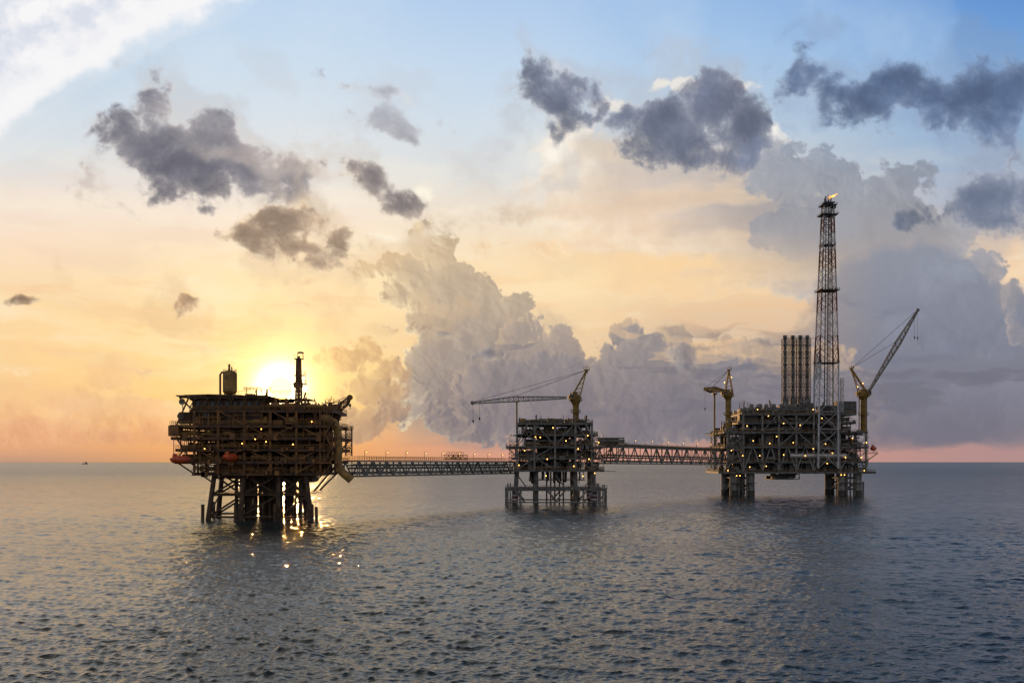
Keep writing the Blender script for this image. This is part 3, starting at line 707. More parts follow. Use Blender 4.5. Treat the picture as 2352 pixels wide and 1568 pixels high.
# vent mast
mxp = X(686, 350)
b = MB(); b.lattice((mxp, 350, Z(940, 350)), (mxp, 350, Z(824, 350)), 2.0, 1.2, 14, 0.16, 0.09)
b.cyl((mxp, 350, Z(940, 350)), (mxp, 350, Z(818, 350)), 0.5, n=8); b.cyl((mxp-0.4, 350, Z(824, 350)), (mxp-0.4, 350, Z(808, 350)), 0.07, n=4)
for zz, w_ in ((882, 3.2), (862, 2.4), (824, 1.9)):
    b.box(mxp-w_/2-0.4, mxp+w_*0.75, 349, 351.5, Z(zz, 350)-0.12, Z(zz, 350)+0.12); b.rail([(mxp-w_/2-0.4, 349, Z(zz, 350)+.12), (mxp+w_*0.75, 349, Z(zz, 350)+.12), (mxp+w_*0.75, 351.5, Z(zz, 350)+.12)], step=1)
b.box(mxp-1.6, mxp+1.2, 349.2, 350.8, Z(890, 350), Z(878, 350))
b.beam((mxp+2, 350, Z(882, 350)), (mxp+2.4, 350, Z(850, 350)), 0.07)
ms = b.make("mast", m_brown, lp)
b = MB(); fz = Z(808, 350)
b.add([(mxp-0.3, 350, fz), (mxp+0.7, 349.8, fz+0.1), (mxp+1.6, 350.1, fz-0.1), (mxp+1.6, 350.1, fz-0.75), (mxp+0.7, 349.8, fz-0.5), (mxp-0.3, 350, fz-0.6)], [(0, 1, 4, 5), (1, 2, 3, 4)])
b.make("flag", m_flag, lp, parent=ms)
b = MB()
b.rail([(X(545, d), Y0+1, Z(905, d)), (X(690, d), Y0+1, Z(905, d)), (X(690, d), Y0+14, Z(905, d))]); b.box(X(545, d), X(700, d), Y0+8, Y0+20, Z(912, d)-0.2, Z(912, d))
b.lattice((X(548, d), Y0+6, Z(889, d)), (X(612, d), Y0+6, Z(889, d)), 0.7, 0.7, 8, 0.08, 0.05)
for xx in (556, 580, 605): b.beam((X(xx, d), Y0+6, Z(908, d)), (X(xx, d), Y0+6, Z(889, d)), 0.12)
for i in range(34):
    xx = rng.uniform(545, 770)
    if 615 < xx < 680: continue
    b.cyl((X(xx, d), Y0+rng.uniform(2, 14), Z(912 if xx < 690 else 938, d)), (X(xx, d), Y0+rng.uniform(2, 14), Z((904 if xx < 690 else 925)-rng.random()*16, d)), rng.choice([0.08, 0.15, 0.3]), n=5)
for a0, a1, t_ in ((700, 716, 926), (722, 740, 930), (744, 758, 934), (556, 572, 902)): b.box(X(a0, d), X(a1, d), Y0+4, Y0+9, Z(940 if a0 > 690 else 912, d), Z(t_, d))
b.make("roof_railing", m_brown, lp)
dd = 360
crane(lp, (X(772, dd), dd, Z(975, dd)), Z(952, dd), (X(770, dd), dd, Z(950, dd)), (X(808, dd), dd-4, Z(914, dd)), (X(758, dd), dd, Z(926, dd)), m_brown, m_brown, hooks=((0, 2.5),), w=2.0, pr=0.9, lab="brown deck crane with short raised boom", mr=0.2)
# big duct
dd = 350
ctrl = [(745, 962), (762, 964), (775, 972), (782, 986), (784, 1005), (784, 1040), (784, 1062), (788, 1078), (798, 1088), (806, 1094), (814, 1101)]
b = MB(); b.tube([(X(px, dd), dd-6.5, Z(py, dd)) for px, py in ctrl], 1.3, 12)
for i in range(3, 7): b.cyl((X(784, dd), dd-6.5, Z(ctrl[i][1], dd)-0.15), (X(784, dd), dd-6.5, Z(ctrl[i][1], dd)+0.15), 1.5, n=12)
b.make("exhaust_duct", m_yel2, lp, smooth=False)
b = MB()
b.lattice((X(801, 366), 366, Z(1046, 366)), (X(801, 366), 366, Z(980, 366)), 2.0, 2.0, 8, 0.12, 0.08)
b.box(X(785, 366), X(808, 366), 363, 370, Z(985, 366)-.15, Z(985, 366)); b.rail([(X(785, 366), 363, Z(985, 366)), (X(808, 366), 363, Z(985, 366)), (X(808, 366), 370, Z(985, 366))])
b.make("stair_tower", m_brown, lp)
# jacket
b0 = Z(1087, d)
legs = [(492, 476), (560, 551), (640, 641), (702, 720)]
JB = Y0+24
def lx(px, yy): return X(px, d+(yy-d)*0.9)
for yy in (Y0+4, JB):
    for (t, bt) in legs:
        b = MB(); ys = -1.5 if yy < 350 else 2.0; off = 0 if yy < 350 else (-16 if t > 600 else 14)
        p1 = (lx(t+off, yy), yy, b0); p2 = (lx(bt+off, yy), yy+ys, -4)
        b.cyl(p1, p2, 0.75, 0.85, n=12); b.cyl((p2[0]-0.9, p2[1]-1, -4), (p2[0]-0.8, p2[1]-1, 5.2), 0.55, n=10); b.cyl((p2[0]+1.3, p2[1]-.6, -4), (p2[0]+1.2, p2[1]-.6, 4.4), 0.5, n=10)
        b.make("leg", m_pileb, lp)
b = MB()
zl = Z(1137, d)
def legpt(t, bt, yy, ys, z):
    off = 0 if yy < 350 else (-16 if t > 600 else 14)
    k = (b0-z)/(b0+4); return (lx(t+off, yy)*(1-k)+lx(bt+off, yy)*k, yy+ys*k, z)
for yy, ys in ((Y0+4, -1.5), (JB, 2.0)):
    for z_ in (zl, 1.2):
        for j in range(3): b.cyl(legpt(*legs[j], yy, ys, z_), legpt(*legs[j+1], yy, ys, z_), 0.35, n=8)
    for j in range(3):
        b.cyl(legpt(*legs[j], yy, ys, b0-0.5), legpt(*legs[j+1], yy, ys, zl), 0.33, n=8); b.cyl(legpt(*legs[j], yy, ys, 1.2), legpt(*legs[j+1], yy, ys, zl), 0.33, n=8)
        b.cyl(legpt(*legs[j+1], yy, ys, b0-0.5), legpt(*legs[j], yy, ys, zl), 0.33, n=8)
for t, bt in legs:
    for z_ in (zl, 1.2): b.cyl(legpt(t, bt, Y0+4, -1.5, z_), legpt(t, bt, JB, 2, z_), 0.3, n=8)
    b.cyl(legpt(t, bt, Y0+4, -1.5, 1.2), legpt(t, bt, JB, 2, zl), 0.24, n=8)
b.cyl((X(765, d), Y0+6, Z(1068, d)), (X(716, d), Y0+4, Z(1128, d)), 0.3, n=8); b.cyl((X(745, d), Y0+6, Z(1075, d)), (X(722, d), Y0+4, Z(1105, d)), 0.25, n=8)
b.cyl((X(772, d), Y0+16, Z(1070, d)), (X(712, d), Y0+18, Z(1128, d)), 0.3, n=8); b.cyl((X(442, d), Y0+6, Z(1085, d)), (X(484, d), Y0+5, Z(1112, d)), 0.25, n=8)
b.make("bracing", m_pileb, lp)
for i in range(66):
    b = MB(); yy = Y0+6+(i//11)*3.2+rng.random()*2; xx = lx(545+(i % 11)*14.0+(i//11)*2.2+rng.uniform(-5, 5), yy)
    r_ = rng.choice([0.2, 0.3, 0.38, 0.42])
    b.cyl((xx, yy, -3), (xx+rng.uniform(-.4, .4), yy, b0), r_, n=8); zz = 4+rng.random()*5; b.cyl((xx, yy, zz), (xx, yy, zz+rng.uniform(0.6, 3)), r_+0.13, n=8); b.make("conductor_pipe", m_pileb, lp)
b = MB(); b.box(X(490, d), X(712, d), Y0+3, Y0+22, zl+0.4, zl+0.55); b.rail([(X(490, d), Y0+3, zl+.55), (X(712, d), Y0+3, zl+.55), (X(712, d), Y0+22, zl+.55)])
b.box(X(560, d), X(705, d), Y0+8, Y0+20, Z(1108, d), Z(1096, d)); b.box(X(505, d), X(560, d), Y0+8, Y0+14, Z(1100, d), Z(1088, d)); b.make("walkway", m_pileb, lp)
for px, py in ((586, 1008), (611, 1014), (673, 1020), (600, 985), (716, 968), (470, 1030), (556, 1018)):
    lamp(lp, (X(px, d-0.5), d-0.5, Z(py, d-0.5)), size=0.18)
lifeboat((X(414, 338), 338, Z(1055, 338)), 0.15, "orange-red enclosed lifeboat hung under the brown platform's deck edge", 6.2)
lifeboat((X(527, 338), 339, Z(1050, 338)), 1.2, "orange lifeboat hung on davits at the brown platform's side", 7.0)

# ================================================================== CENTRE PLATFORM
d = 470.0; Y0, Y1 = 470.0, 502.0
mp = empty("oil_platform", (X(1276, 486), 486, 0), "grey open-framed wellhead platform with long yellow boom crane", "oil platform", "linked offshore platforms")
LV = [(1078, 1166, 1388, 0, 0), (1050, 1174, 1386, 1, 0), (1024, 1162, 1390, 0, 0), (996, 1190, 1374, 1, 0), (970, 1186, 1362, 0, 0)]
for (y, a, b_, o1, o2) in LV: deck_part(mp, X(a, d), X(b_, d), Y0+o1, Y1+o2, Z(y, d), m_grey, m_yel2)
A, Bm, C_, Pp = MB(), MB(), Vessels(), MB()
for i in range(len(LV)-1):
    y, a, b_, o1, o2 = LV[i]; y2 = LV[i+1][0]; a = max(a, LV[i+1][1]); b_ = min(b_, LV[i+1][2])
    clutter(rng, X(a, d)+1.5, X(b_, d)-1.5, Y0+2, Y1-1, Z(y, d), Z(y2, d)-0.6, A, Bm, C_, Pp, 1.2)
clutter(rng, X(1192, d), X(1358, d), Y0+2, Y1-4, Z(970, d), Z(959, d), A, Bm, C_, Pp, 0.9)
fringe(rng, X(1168, d), X(1384, d), Y0, [Z(q, d) for q in (1078, 1050, 1024, 996)], A, 50)
for i in range(20): xx = X(rng.uniform(1190, 1358), d); A.cyl((xx, Y0+rng.uniform(1, 10), Z(970, d)), (xx, Y0+rng.uniform(1, 10), Z(964-rng.random()*14, d)), rng.choice([0.08, 0.15, 0.4]), n=5)
A.make("machinery", m_grey, mp); Bm.make("equipment_housing", m_dark, mp); C_.make("vessel", m_light, mp); Pp.make("pipework", m_grey, mp)
b = MB(); b.box(X(1235, d), X(1310, d), Y0+12, Y0+20, Z(1078, d), Z(998, d)); b.make("wall", m_dark, mp)
br = MB(); cl = [1188, 1228, 1275, 1322, 1360]
columns(mp, m_light, [(X(c_, d), None) for c_ in cl], (Y0+0.7, Y0+16, Y1-0.7), Z(971, d), Z(1080, d), 0.5)
for yy in (Y0+0.7, Y0+16, Y1-0.7):
    for j in range(4):
        for k, (ya, yb) in enumerate(((1078, 1050), (1050, 1024), (1024, 970))):
            if rng.random() < 0.75:
                p1, p2 = (X(cl[j], d), yy, Z(ya, d)), (X(cl[j+1], d), yy, Z(yb, d))
                if (j+k) % 2: p1, p2 = (X(cl[j], d), yy, Z(yb, d)), (X(cl[j+1], d), yy, Z(ya, d))
                br.beam(p1, p2, 0.22)
for p_, q_ in (((1162, 1024), (1188, 1050)), ((1386, 1024), (1364, 1050)), ((1186, 1024), (1212, 972)), ((1370, 1024), (1345, 972))):
    br.beam((X(p_[0], d), Y0+0.3, Z(p_[1], d)), (X(q_[0], d), Y0+0.3, Z(q_[1], d)), 0.3)
br.make("bracing", m_light, mp)
stairs(mp, X(1366, d), X(1384, d), Y0-0.9, Z(1078, d), Z(996, d), m_light)
b = MB(); b.lattice((X(1178, d), Y0+5, Z(1078, d)), (X(1178, d), Y0+5, Z(1012, d)), 3.2, 3.2, 7, 0.12, 0.09); b.rail([(X(1162, d), Y0+3, Z(1012, d)), (X(1192, d), Y0+3, Z(1012, d))]); b.make("stair_tower", m_light, mp)
deck_part(mp, X(1390, d)+0.3, X(1442, d), Y0+4, Y0+20, Z(1022, d), m_grey, m_yel2)
deck_part(mp, X(1390, d)+0.3, X(1416, d), Y0+4, Y0+14, Z(1048, d), m_grey, m_yel2)
b = MB(); b.box(X(1378, d), X(1424, d), Y0+8, Y0+12, Z(1021, d), Z(1005, d)); b.cyl((X(1388, d), Y0+6, Z(1012, d)), (X(1438, d), Y0+6, Z(1012, d)), 0.5, n=8)
for px in (1380, 1396, 1410, 1424, 1436): b.beam((X(px, d), Y0+6, Z(1060, d)), (X(px, d), Y0+6, Z(1003, d)), 0.2)
for px in (1386, 1412): b.beam((X(px, d), Y0+5, Z(1048, d)), (X(px+26, d), Y0+5, Z(1022, d)), 0.2)
for q in (1016, 1009, 1005): b.cyl((X(1370, d), Y0+7, Z(q, d)), (X(1438, d), Y0+7, Z(q, d)), 0.25, n=6)
b.make("machinery", m_grey, mp)
b = MB(); b.box(X(1215, d), X(1345, d), Y0+4, Y0+24, Z(1102, d)-0.2, Z(1102, d)); b.rail([(X(1215, d), Y0+4, Z(1102, d)), (X(1345, d), Y0+4, Z(1102, d))], step=2)
for px in (1218, 1250, 1282, 1312, 1342): b.beam((X(px, d), Y0+4, Z(1102, d)), (X(px, d), Y0+4, Z(1078, d)), 0.18)
for i in range(22): xx = X(rng.uniform(1218, 1340), d); b.cyl((xx, Y0+6+rng.random()*8, Z(1112-rng.random()*10, d)), (xx, Y0+6+rng.random()*8, Z(1080, d)), rng.choice([0.2, 0.35, 0.6]), n=7)
b.make("cellar_deck", m_grey, mp)
zf = Z(1124, d)
for yy in (Y0+3, Y0+29):
    for px, bx in ((1188, 1180), (1232, 1232), (1322, 1324), (1364, 1366)):
        b = MB(); b.cyl((X(px, d), yy, Z(1080, d)), (X(bx, d), yy, -4), 0.95, 1.05, n=12)
        if px in (1188, 1364):
            for i in range(6): b.cur = 1+(i % 2); zz = 1.0+i*0.9; k = (Z(1080, d)-zz)/(Z(1080, d)+4); xx = X(px, d)*(1-k)+X(bx, d)*k; b.cyl((xx, yy, zz), (xx, yy, zz+0.9), 1.45, n=12)
        b.make("leg", [m_grey, m_red, m_white], mp)
b = MB()
for yy in (Y0, Y0+32):
    b.cyl((X(1162, d), yy, zf), (X(1392, d), yy, zf), 0.6, n=8); b.cyl((X(1162, d), yy, 1.2), (X(1392, d), yy, 1.2), 0.3, n=8)
    for px in (1180, 1256, 1300, 1366):
        b.cyl((X(px, d), yy, zf), (X(px+(-22 if px > 1270 else 22)*1.2, d), yy, 1), 0.35, n=8)
    for px in (1162, 1196, 1340, 1378, 1392): b.cyl((X(px, d), yy, -3), (X(px, d), yy, zf+0.6), 0.45, n=8)
    for px in (1166, 1172, 1384, 1388): b.cyl((X(px, d), yy-0.8, -2), (X(px, d), yy-0.8, zf+2.2), 0.3, n=6)
for px in (1162, 1232, 1322, 1392): b.cyl((X(px, d), Y0, zf), (X(px, d), Y0+32, zf), 0.45, n=8); b.cyl((X(px, d), Y0, zf), (X(px, d), Y0+32, 1), 0.3, n=8)
b.box(X(1160, d), X(1395, d), Y0-1, Y0+1.2, zf+0.65, zf+0.9); b.rail([(X(1160, d), Y0-1, zf+.9), (X(1395, d), Y0-1, zf+.9)])
for px in (1188, 1276, 1364): b.cyl((X(px, d), Y0+3, Z(1090, d)), (X(px+(25 if px < 1300 else -25), d), Y0+1, zf), 0.28, n=6)
b.make("lower_frame", m_light, mp)
for i in range(5):
    b = MB(); xx = X(1258+i*10, d); b.cyl((xx, Y0+14+(i % 3)*2, -3), (xx, Y0+14+(i % 3)*2, Z(1080, d)), 0.36, n=8); b.make("conductor_pipe", m_pile, mp)
dd = 478
crane(mp, (X(1322, dd), dd, Z(972, dd)), Z(918, dd), (X(1302, dd), dd, Z(913, dd)), (X(1086, dd), dd-3, Z(926, dd)), (X(1347, dd), dd, Z(850, dd)), m_yel, m_light,
      mid=(X(1180, dd), dd-2, Z(917, dd)), hooks=((0.2, 7.8), (3.0, 6.8)), w=2.2, pr=1.2, lab="yellow pedestal crane with long white lattice boom laid level")
b = MB(); b.cyl((X(1187, dd), dd-2, Z(972, dd)), (X(1187, dd), dd-2, Z(924, dd)), 0.35, n=8); b.box(X(1187, dd)-1, X(1187, dd)+1, dd-3.4, dd-0.6, Z(923.5, dd), Z(921.5, dd)); b.make("boom_rest", m_yel, mp)
for a0, a1 in ((1196, 1206), (1258, 1276), (1304, 1314)):
    b = MB(); b.box(X(a0, d), X(a1, d), Y0+3, Y0+6, Z(969, d), Z(960, d)); b.make("container", m_yel2, mp)
for px, py in ((1230, 1003), (1241, 1004), (1257, 1054), (1286, 1054), (1353, 1054), (1254, 1092), (1339, 1093), (1328, 1030), (1350, 1000), (1375, 1016), (1205, 1034), (1192, 1068), (1300, 1012), (1270, 982), (1318, 1070), (1366, 1086)):
    lamp(mp, (X(px, d-0.6), d-0.6, Z(py, d-0.6)), size=0.22)

# ================================================================== EAST PLATFORM (large)
d = 600.0; Y0, Y1 = 600.0, 640.0
rp = empty("oil_platform", (X(1828, 620), 620, 0), "large grey processing platform with tall flare tower and exhaust stacks", "oil platform", "linked offshore platforms")
LV = [(1082, 1650, 2012, 0, 0), (1058, 1672, 1996, 1, 0), (1024, 1665, 1996, 0, 0), (990, 1662, 1994, 0, 0), (968, 1696, 1968, 1, 0), (948, 1704, 1968, 0, 0)]
for (y, a, b_, o1, o2) in LV: deck_part(rp, X(a, d), X(b_, d), Y0+o1, Y1+o2, Z(y, d), m_grey, m_yel2, th=0.7)
A, Bm, C_, Pp = MB(), MB(), Vessels(), MB()
for i in range(len(LV)-1):
    y, a, b_, o1, o2 = LV[i]; y2 = LV[i+1][0]; a = max(a, LV[i+1][1]); b_ = min(b_, LV[i+1][2])
    clutter(rng, X(a, d)+1.5, X(b_, d)-1.5, Y0+2, Y1-1, Z(y, d), Z(y2, d)-0.8, A, Bm, C_, Pp, 1.3)
clutter(rng, X(1704, d), X(1870, d), Y0+2, Y1-4, Z(948, d), Z(932, d), A, Bm, C_, Pp, 1.3)
clutter(rng, X(1666, d), X(1700, d), Y0+2, Y1-4, Z(990, d), Z(965, d), A, Bm, C_, Pp, 1.0)
clutter(rng, X(1780, d), X(1840, d), Y0+6, Y1-14, Z(1100, d), Z(1084, d), A, Bm, C_, Pp, 1.2)
fringe(rng, X(1660, d), X(1995, d), Y0, [Z(q, d) for q in (1082, 1058, 1024, 990, 968)], A, 90)
A.make("machinery", m_grey, rp); Bm.make("equipment_housing", m_dark, rp); C_.make("vessel", m_light, rp); Pp.make("pipework", m_grey, rp)
b = MB(); b.box(X(1720, d), X(1940, d), Y0+18, Y0+22, Z(1080, d), Z(950, d)); b.make("wall", m_dark, rp)
b = MB(); b.box(X(1700, d), X(1742, d), Y0+1.6, Y0+8, Z(968, d), Z(950, d)); b.make("wall", m_dark, rp)
for a0, a1, t in ((1928, 1974, 920), (1888, 1926, 930), (1704, 1740, 938), (1760, 1790, 934), (1842, 1874, 924), (1796, 1826, 930)):
    b = MB()
    b.box(X(a0, d), X(a1, d), Y0+5, Y0+12, Z(947.5, d), Z(t, d))
    for i in range(int((a1-a0)/4)): xx = X(a0+2+i*4, d); b.box(xx, xx+0.25, Y0+4.8, Y0+4.99, Z(946, d), Z(t+1, d))
    b.make("module", m_grey, rp)
b = MB()
for i in range(60):
    xx = X(rng.uniform(1704, 1965), d); b.cyl((xx, Y0+rng.uniform(2, 14), Z(948, d)), (xx, Y0+rng.uniform(2, 14), Z(936-rng.random()*22, d)), rng.choice([0.12, 0.2, 0.5]), n=6)
for i in range(7):
    xx = X(1735+i*17, d); b.vessel((xx, Y0+9, Z(938, d)), 1.2, 2.5); b.beam((xx, Y0+7, Z(948, d)), (xx, Y0+7, Z(930, d)), 0.1)
for i in range(5): b.cyl((X(1703, d), Y0+3+i, Z(940+i, d)), (X(1868, d), Y0+3+i, Z(940+i, d)), 0.25, n=6)
b.make("roof_equipment", m_light, rp)
br = MB(); cl = [1672, 1708, 1752, 1790, 1830, 1870, 1930, 1990]
columns(rp, m_light, [(X(c_, d), Z(991, d) if c_ in (1672, 1990) else None) for c_ in cl], (Y0+0.8, Y0+20, Y1-0.8), Z(950, d), Z(1084, d), 0.6)
for yy in (Y0+0.8, Y0+20, Y1-0.8):
    for j in range(len(cl)-1):
        for k, (ya, yb) in enumerate(((1082, 1024), (1024, 990), (990, 948))):
            if k == 2 and j in (0, 6): continue
            if k == 0:
                xm = (cl[j]+cl[j+1])/2
                br.beam((X(cl[j], d), yy, Z(ya, d)), (X(xm, d), yy, Z(yb, d)), 0.33); br.beam((X(cl[j+1], d), yy, Z(ya, d)), (X(xm, d), yy, Z(yb, d)), 0.33)
            elif rng.random() < 0.75:
                p1, p2 = (X(cl[j], d), yy, Z(ya, d)), (X(cl[j+1], d), yy, Z(yb, d))
                if (j+k) % 2: p1, p2 = (X(cl[j], d), yy, Z(yb, d)), (X(cl[j+1], d), yy, Z(ya, d))
                br.beam(p1, p2, 0.28)
br.make("bracing", m_light, rp)
stairs(rp, X(1970, d), X(1990, d), Y0-0.9, Z(1082, d), Z(990, d), m_light)
stairs(rp, X(1676, d), X(1700, d), Y0-0.9, Z(1058, d), Z(990, d), m_light)
b = MB(); b.vessel((X(1818, d), Y0+1.5, Z(1058, d)+2.6), 1.7, X(1945, d)-X(1818, d), 'x'); b.make("pressure_vessel", m_silver, rp)
b = MB(); b.box(X(1778, d), X(1842, d), Y0+4, Y0+24, Z(1100, d)-0.3, Z(1100, d)); b.rail([(X(1778, d), Y0+4, Z(1100, d)), (X(1842, d), Y0+4, Z(1100, d))])
for px in (1780, 1800, 1820, 1840): b.beam((X(px, d), Y0+4, Z(1100, d)), (X(px, d), Y0+4, Z(1083, d)), 0.25)
b.make("cellar_deck", m_grey, rp)
b = MB()
for y_ in (1075, 1030, 998):
    b.box(X(1628, 625), X(1668, 625)-3, 612, 636, Z(y_, 625)-0.3, Z(y_, 625)); b.rail([(X(1668, 625)-3, 612, Z(y_, 625)), (X(1628, 625), 612, Z(y_, 625)), (X(1628, 625), 636, Z(y_, 625))])
b.lattice((X(1636, 625), 620, Z(1075, 625)), (X(1636, 625), 620, Z(990, 625)), 3, 3, 8, 0.16, 0.1)
b.make("balcony", m_grey, rp)
CLU = ((1690, 1728), (1940, 1976))
for (pa, pb) in CLU:
    for yy in (Y0+5, Y0+30):
        for px in (pa, pb):
            b = MB(); b.cyl((X(px, d), yy, -4), (X(px, d), yy, Z(1083, d)), 2.3, n=16)
            b.cur = 1; b.cyl((X(px, d), yy, 0), (X(px, d), yy, 2.8), 2.4, n=16); b.make("leg", [m_light, m_pile], rp)
b = MB()
for (pa, pb) in CLU:
    for yy in (Y0+5, Y0+30):
        for z_ in (3.5, 9.5): b.cyl((X(pa, d), yy, z_), (X(pb, d), yy, z_), 0.5, n=8)
        b.cyl((X(pa, d), yy, 9.5), (X(pb, d), yy, 3.5), 0.4, n=8)
        for k in range(3): xx = X(pa+(pb-pa)*(k+1)/4, d); b.cyl((xx, yy-2.2+(k % 2), -3), (xx, yy-2.2+(k % 2), Z(1083, d)), 0.5, n=8)
    for px in (pa, pb): b.cyl((X(px, d), Y0+5, 9.5), (X(px, d), Y0+30, 9.5), 0.5, n=8); b.cyl((X(px, d), Y0+5, 9.5), (X(px, d), Y0+30, 1), 0.4, n=8)
b.cyl((X(1988, d), Y0+4, -3), (X(1988, d), Y0+4, Z(1106, d)), 0.5, n=8); b.cyl((X(1680, d), Y0+2, -3), (X(1680, d), Y0+2, Z(1108, d)), 0.5, n=8)
b.box(X(1676, d), X(1740, d), Y0+1, Y0+3.5, Z(1108, d)-.2, Z(1108, d)); b.box(X(1930, d), X(1990, d), Y0+1, Y0+3.5, Z(1108, d)-.2, Z(1108, d))
b.make("leg_bracing", m_grey, rp)
for k, px in enumerate((1803, 1821, 1838, 1854)):
    b = MB(); dd = 622; xx = X(px, dd)
    b.cyl((xx, dd, Z(940, dd)), (xx, dd, Z(776, dd)), 0.85, n=12); b.cyl((xx, dd, Z(776, dd)), (xx, dd, Z(770, dd)), 1.1, n=12)
    b.cyl((xx, dd, Z(935, dd)), (xx, dd, Z(915, dd)), 1.6, n=12)
    st_ = b.make("exhaust_stack", m_light, rp)
    b = MB(); b.lattice((xx, dd, Z(940, dd)), (xx, dd, Z(778, dd)), 3.1, 3.1, 11, 0.17, 0.09); b.make("lattice_frame", m_dark, rp, parent=st_)
b = MB()
for y_ in (914, 888, 862, 837, 812, 793, 776): b.box(X(1797, 622), X(1860, 622), 620.2, 620.9, Z(y_, 622)-0.18, Z(y_, 622)+0.08)
for y_ in (914, 862, 812, 776): b.rail([(X(1797, 622), 620.4, Z(y_, 622)), (X(1859, 622), 620.4, Z(y_, 622))])
b.make("stack_platform", m_dark, rp)
# flare tower
dd = 598.0
def fpt(py):
    k = (1075-py)/(1075-462.0); c_ = X(1902+5.5*k, dd)
    w_ = 46-3*(1075-py)/245 if py > 830 else 43-22*(830-py)/(830-462.0)
    return c_, w_*dd/F
ys_ = [1075, 1030, 985, 945, 905, 868, 832, 800, 770, 741, 713, 686, 662, 638, 615, 593, 572, 552, 533, 515, 498, 482, 467]
b = MB()
for i in range(len(ys_)-1):
    c0, w0 = fpt(ys_[i]); c1_, w1 = fpt(ys_[i+1]); z0, z1 = Z(ys_[i], dd), Z(ys_[i+1], dd)
    yc = 603.0
    R0 = [(c0+sx*w0/2, yc+sy*w0/2, z0) for sx, sy in ((-1,-1),(1,-1),(1,1),(-1,1))]
    R1 = [(c1_+sx*w1/2, yc+sy*w1/2, z1) for sx, sy in ((-1,-1),(1,-1),(1,1),(-1,1))]
    band = 1 if ys_[i] <= 868 and (i//2) % 2 == 1 else 0
    rc = 0.5 if ys_[i] > 830 else 0.4
    for k in range(4):
        b.cur = band; b.cyl(R0[k], R1[k], rc, n=8, caps=False)
        k2 = (k+1) % 4
        b.beam(R0[k], R1[k2], 0.13); b.beam(R0[k2], R1[k], 0.13); b.beam(R1[k], R1[k2], 0.15)
ft = b.make("flare_tower", [m_white, m_red], rp)
b = MB()
c0, w0 = fpt(1075); c1_, w1 = fpt(467)
for ox in (-0.9, 0.5): b.cyl((c0+ox, 603, Z(1075, dd)), (c1_+ox, 603, Z(455, dd)), 0.3, n=8)
b.lattice((c0+1.9, 603, Z(1075, dd)), (c1_+1.2, 603, Z(465, dd)), 0.8, 0.8, 60, 0.05, 0.04)
b.make("flare_pipe", m_dark, rp, parent=ft)
b = MB()
for y_, ex in ((832, 0.6), (665, 1.6), (560, 0.5), (490, 2.0), (468, 1.6)):
    c_, w_ = fpt(y_); w2 = w_/2+ex; zz = Z(y_, dd); b.box(c_-w2, c_+w2, 603-w2, 603+w2, zz-0.15, zz+0.1)
    b.rail([(c_-w2, 603-w2, zz), (c_+w2, 603-w2, zz), (c_+w2, 603+w2, zz), (c_-w2, 603+w2, zz), (c_-w2, 603-w2, zz)], step=1.4)
c_, w_ = fpt(462)
for i in range(7):
    a = i*math.pi*2/7; b.cyl((c_+1.6*math.cos(a), 603+1.6*math.sin(a), Z(467, dd)), (c_+1.9*math.cos(a), 603+1.9*math.sin(a), Z(450-(i % 3)*3, dd)), 0.22, n=6)
b.box(c_-2.6, c_+3.4, 601, 605, Z(462, dd), Z(460, dd)); b.box(c_+1.5, c_+4.2, 602, 604, Z(474, dd), Z(468, dd))
b.make("flare_tip", m_dark, rp, parent=ft)
b = MB(); rf = random.Random(3)
for (ox, oz, L1, r0) in ((0.8, 0, 3.2, 0.9), (1.8, 0.4, 3.6, 0.75), (-0.3, 0.2, 1.8, 0.5), (3.0, 0.7, 2.6, 0.5)):
    c0_ = Vector((c_+ox, 603, Z(450, dd)+oz))
    vs = []; n_ = 9; sg = 7
    for i in range(sg+1):
        t = i/sg; r_ = r0*(math.sin(math.pi*min(1, t*0.9+0.12))**0.8)*(1-0.75*t)+0.03
        cc_ = c0_+Vector((L1*t*0.9+0.25*math.sin(t*7), 0.2*math.sin(t*5), L1*0.55*t+0.2*math.sin(t*9)))
        for k in range(n_): a = 2*math.pi*k/n_; rr_ = r_*(1+0.3*rf.uniform(-1, 1)); vs.append(cc_+Vector((rr_*math.cos(a)*0.8, rr_*math.sin(a), rr_*math.cos(a))))
    fs = [(i*n_+k, i*n_+(k+1) % n_, (i+1)*n_+(k+1) % n_, (i+1)*n_+k) for i in range(sg) for k in range(n_)]
    b.add(vs, fs)
b.make("flame", m_flame, rp, parent=ft, smooth=True)
b = MB(); b.lattice((X(1880, 600), 600, Z(870, 600)), (X(1880, 600), 600, Z(812, 600)), 2.2, 2.2, 6, 0.2, 0.12); b.lattice((X(1934, 600), 600, Z(948, 600)), (X(1934, 600), 600, Z(868, 600)), 1.4, 1.4, 10, 0.12, 0.08); b.make("side_frame", m_white, rp, parent=ft)
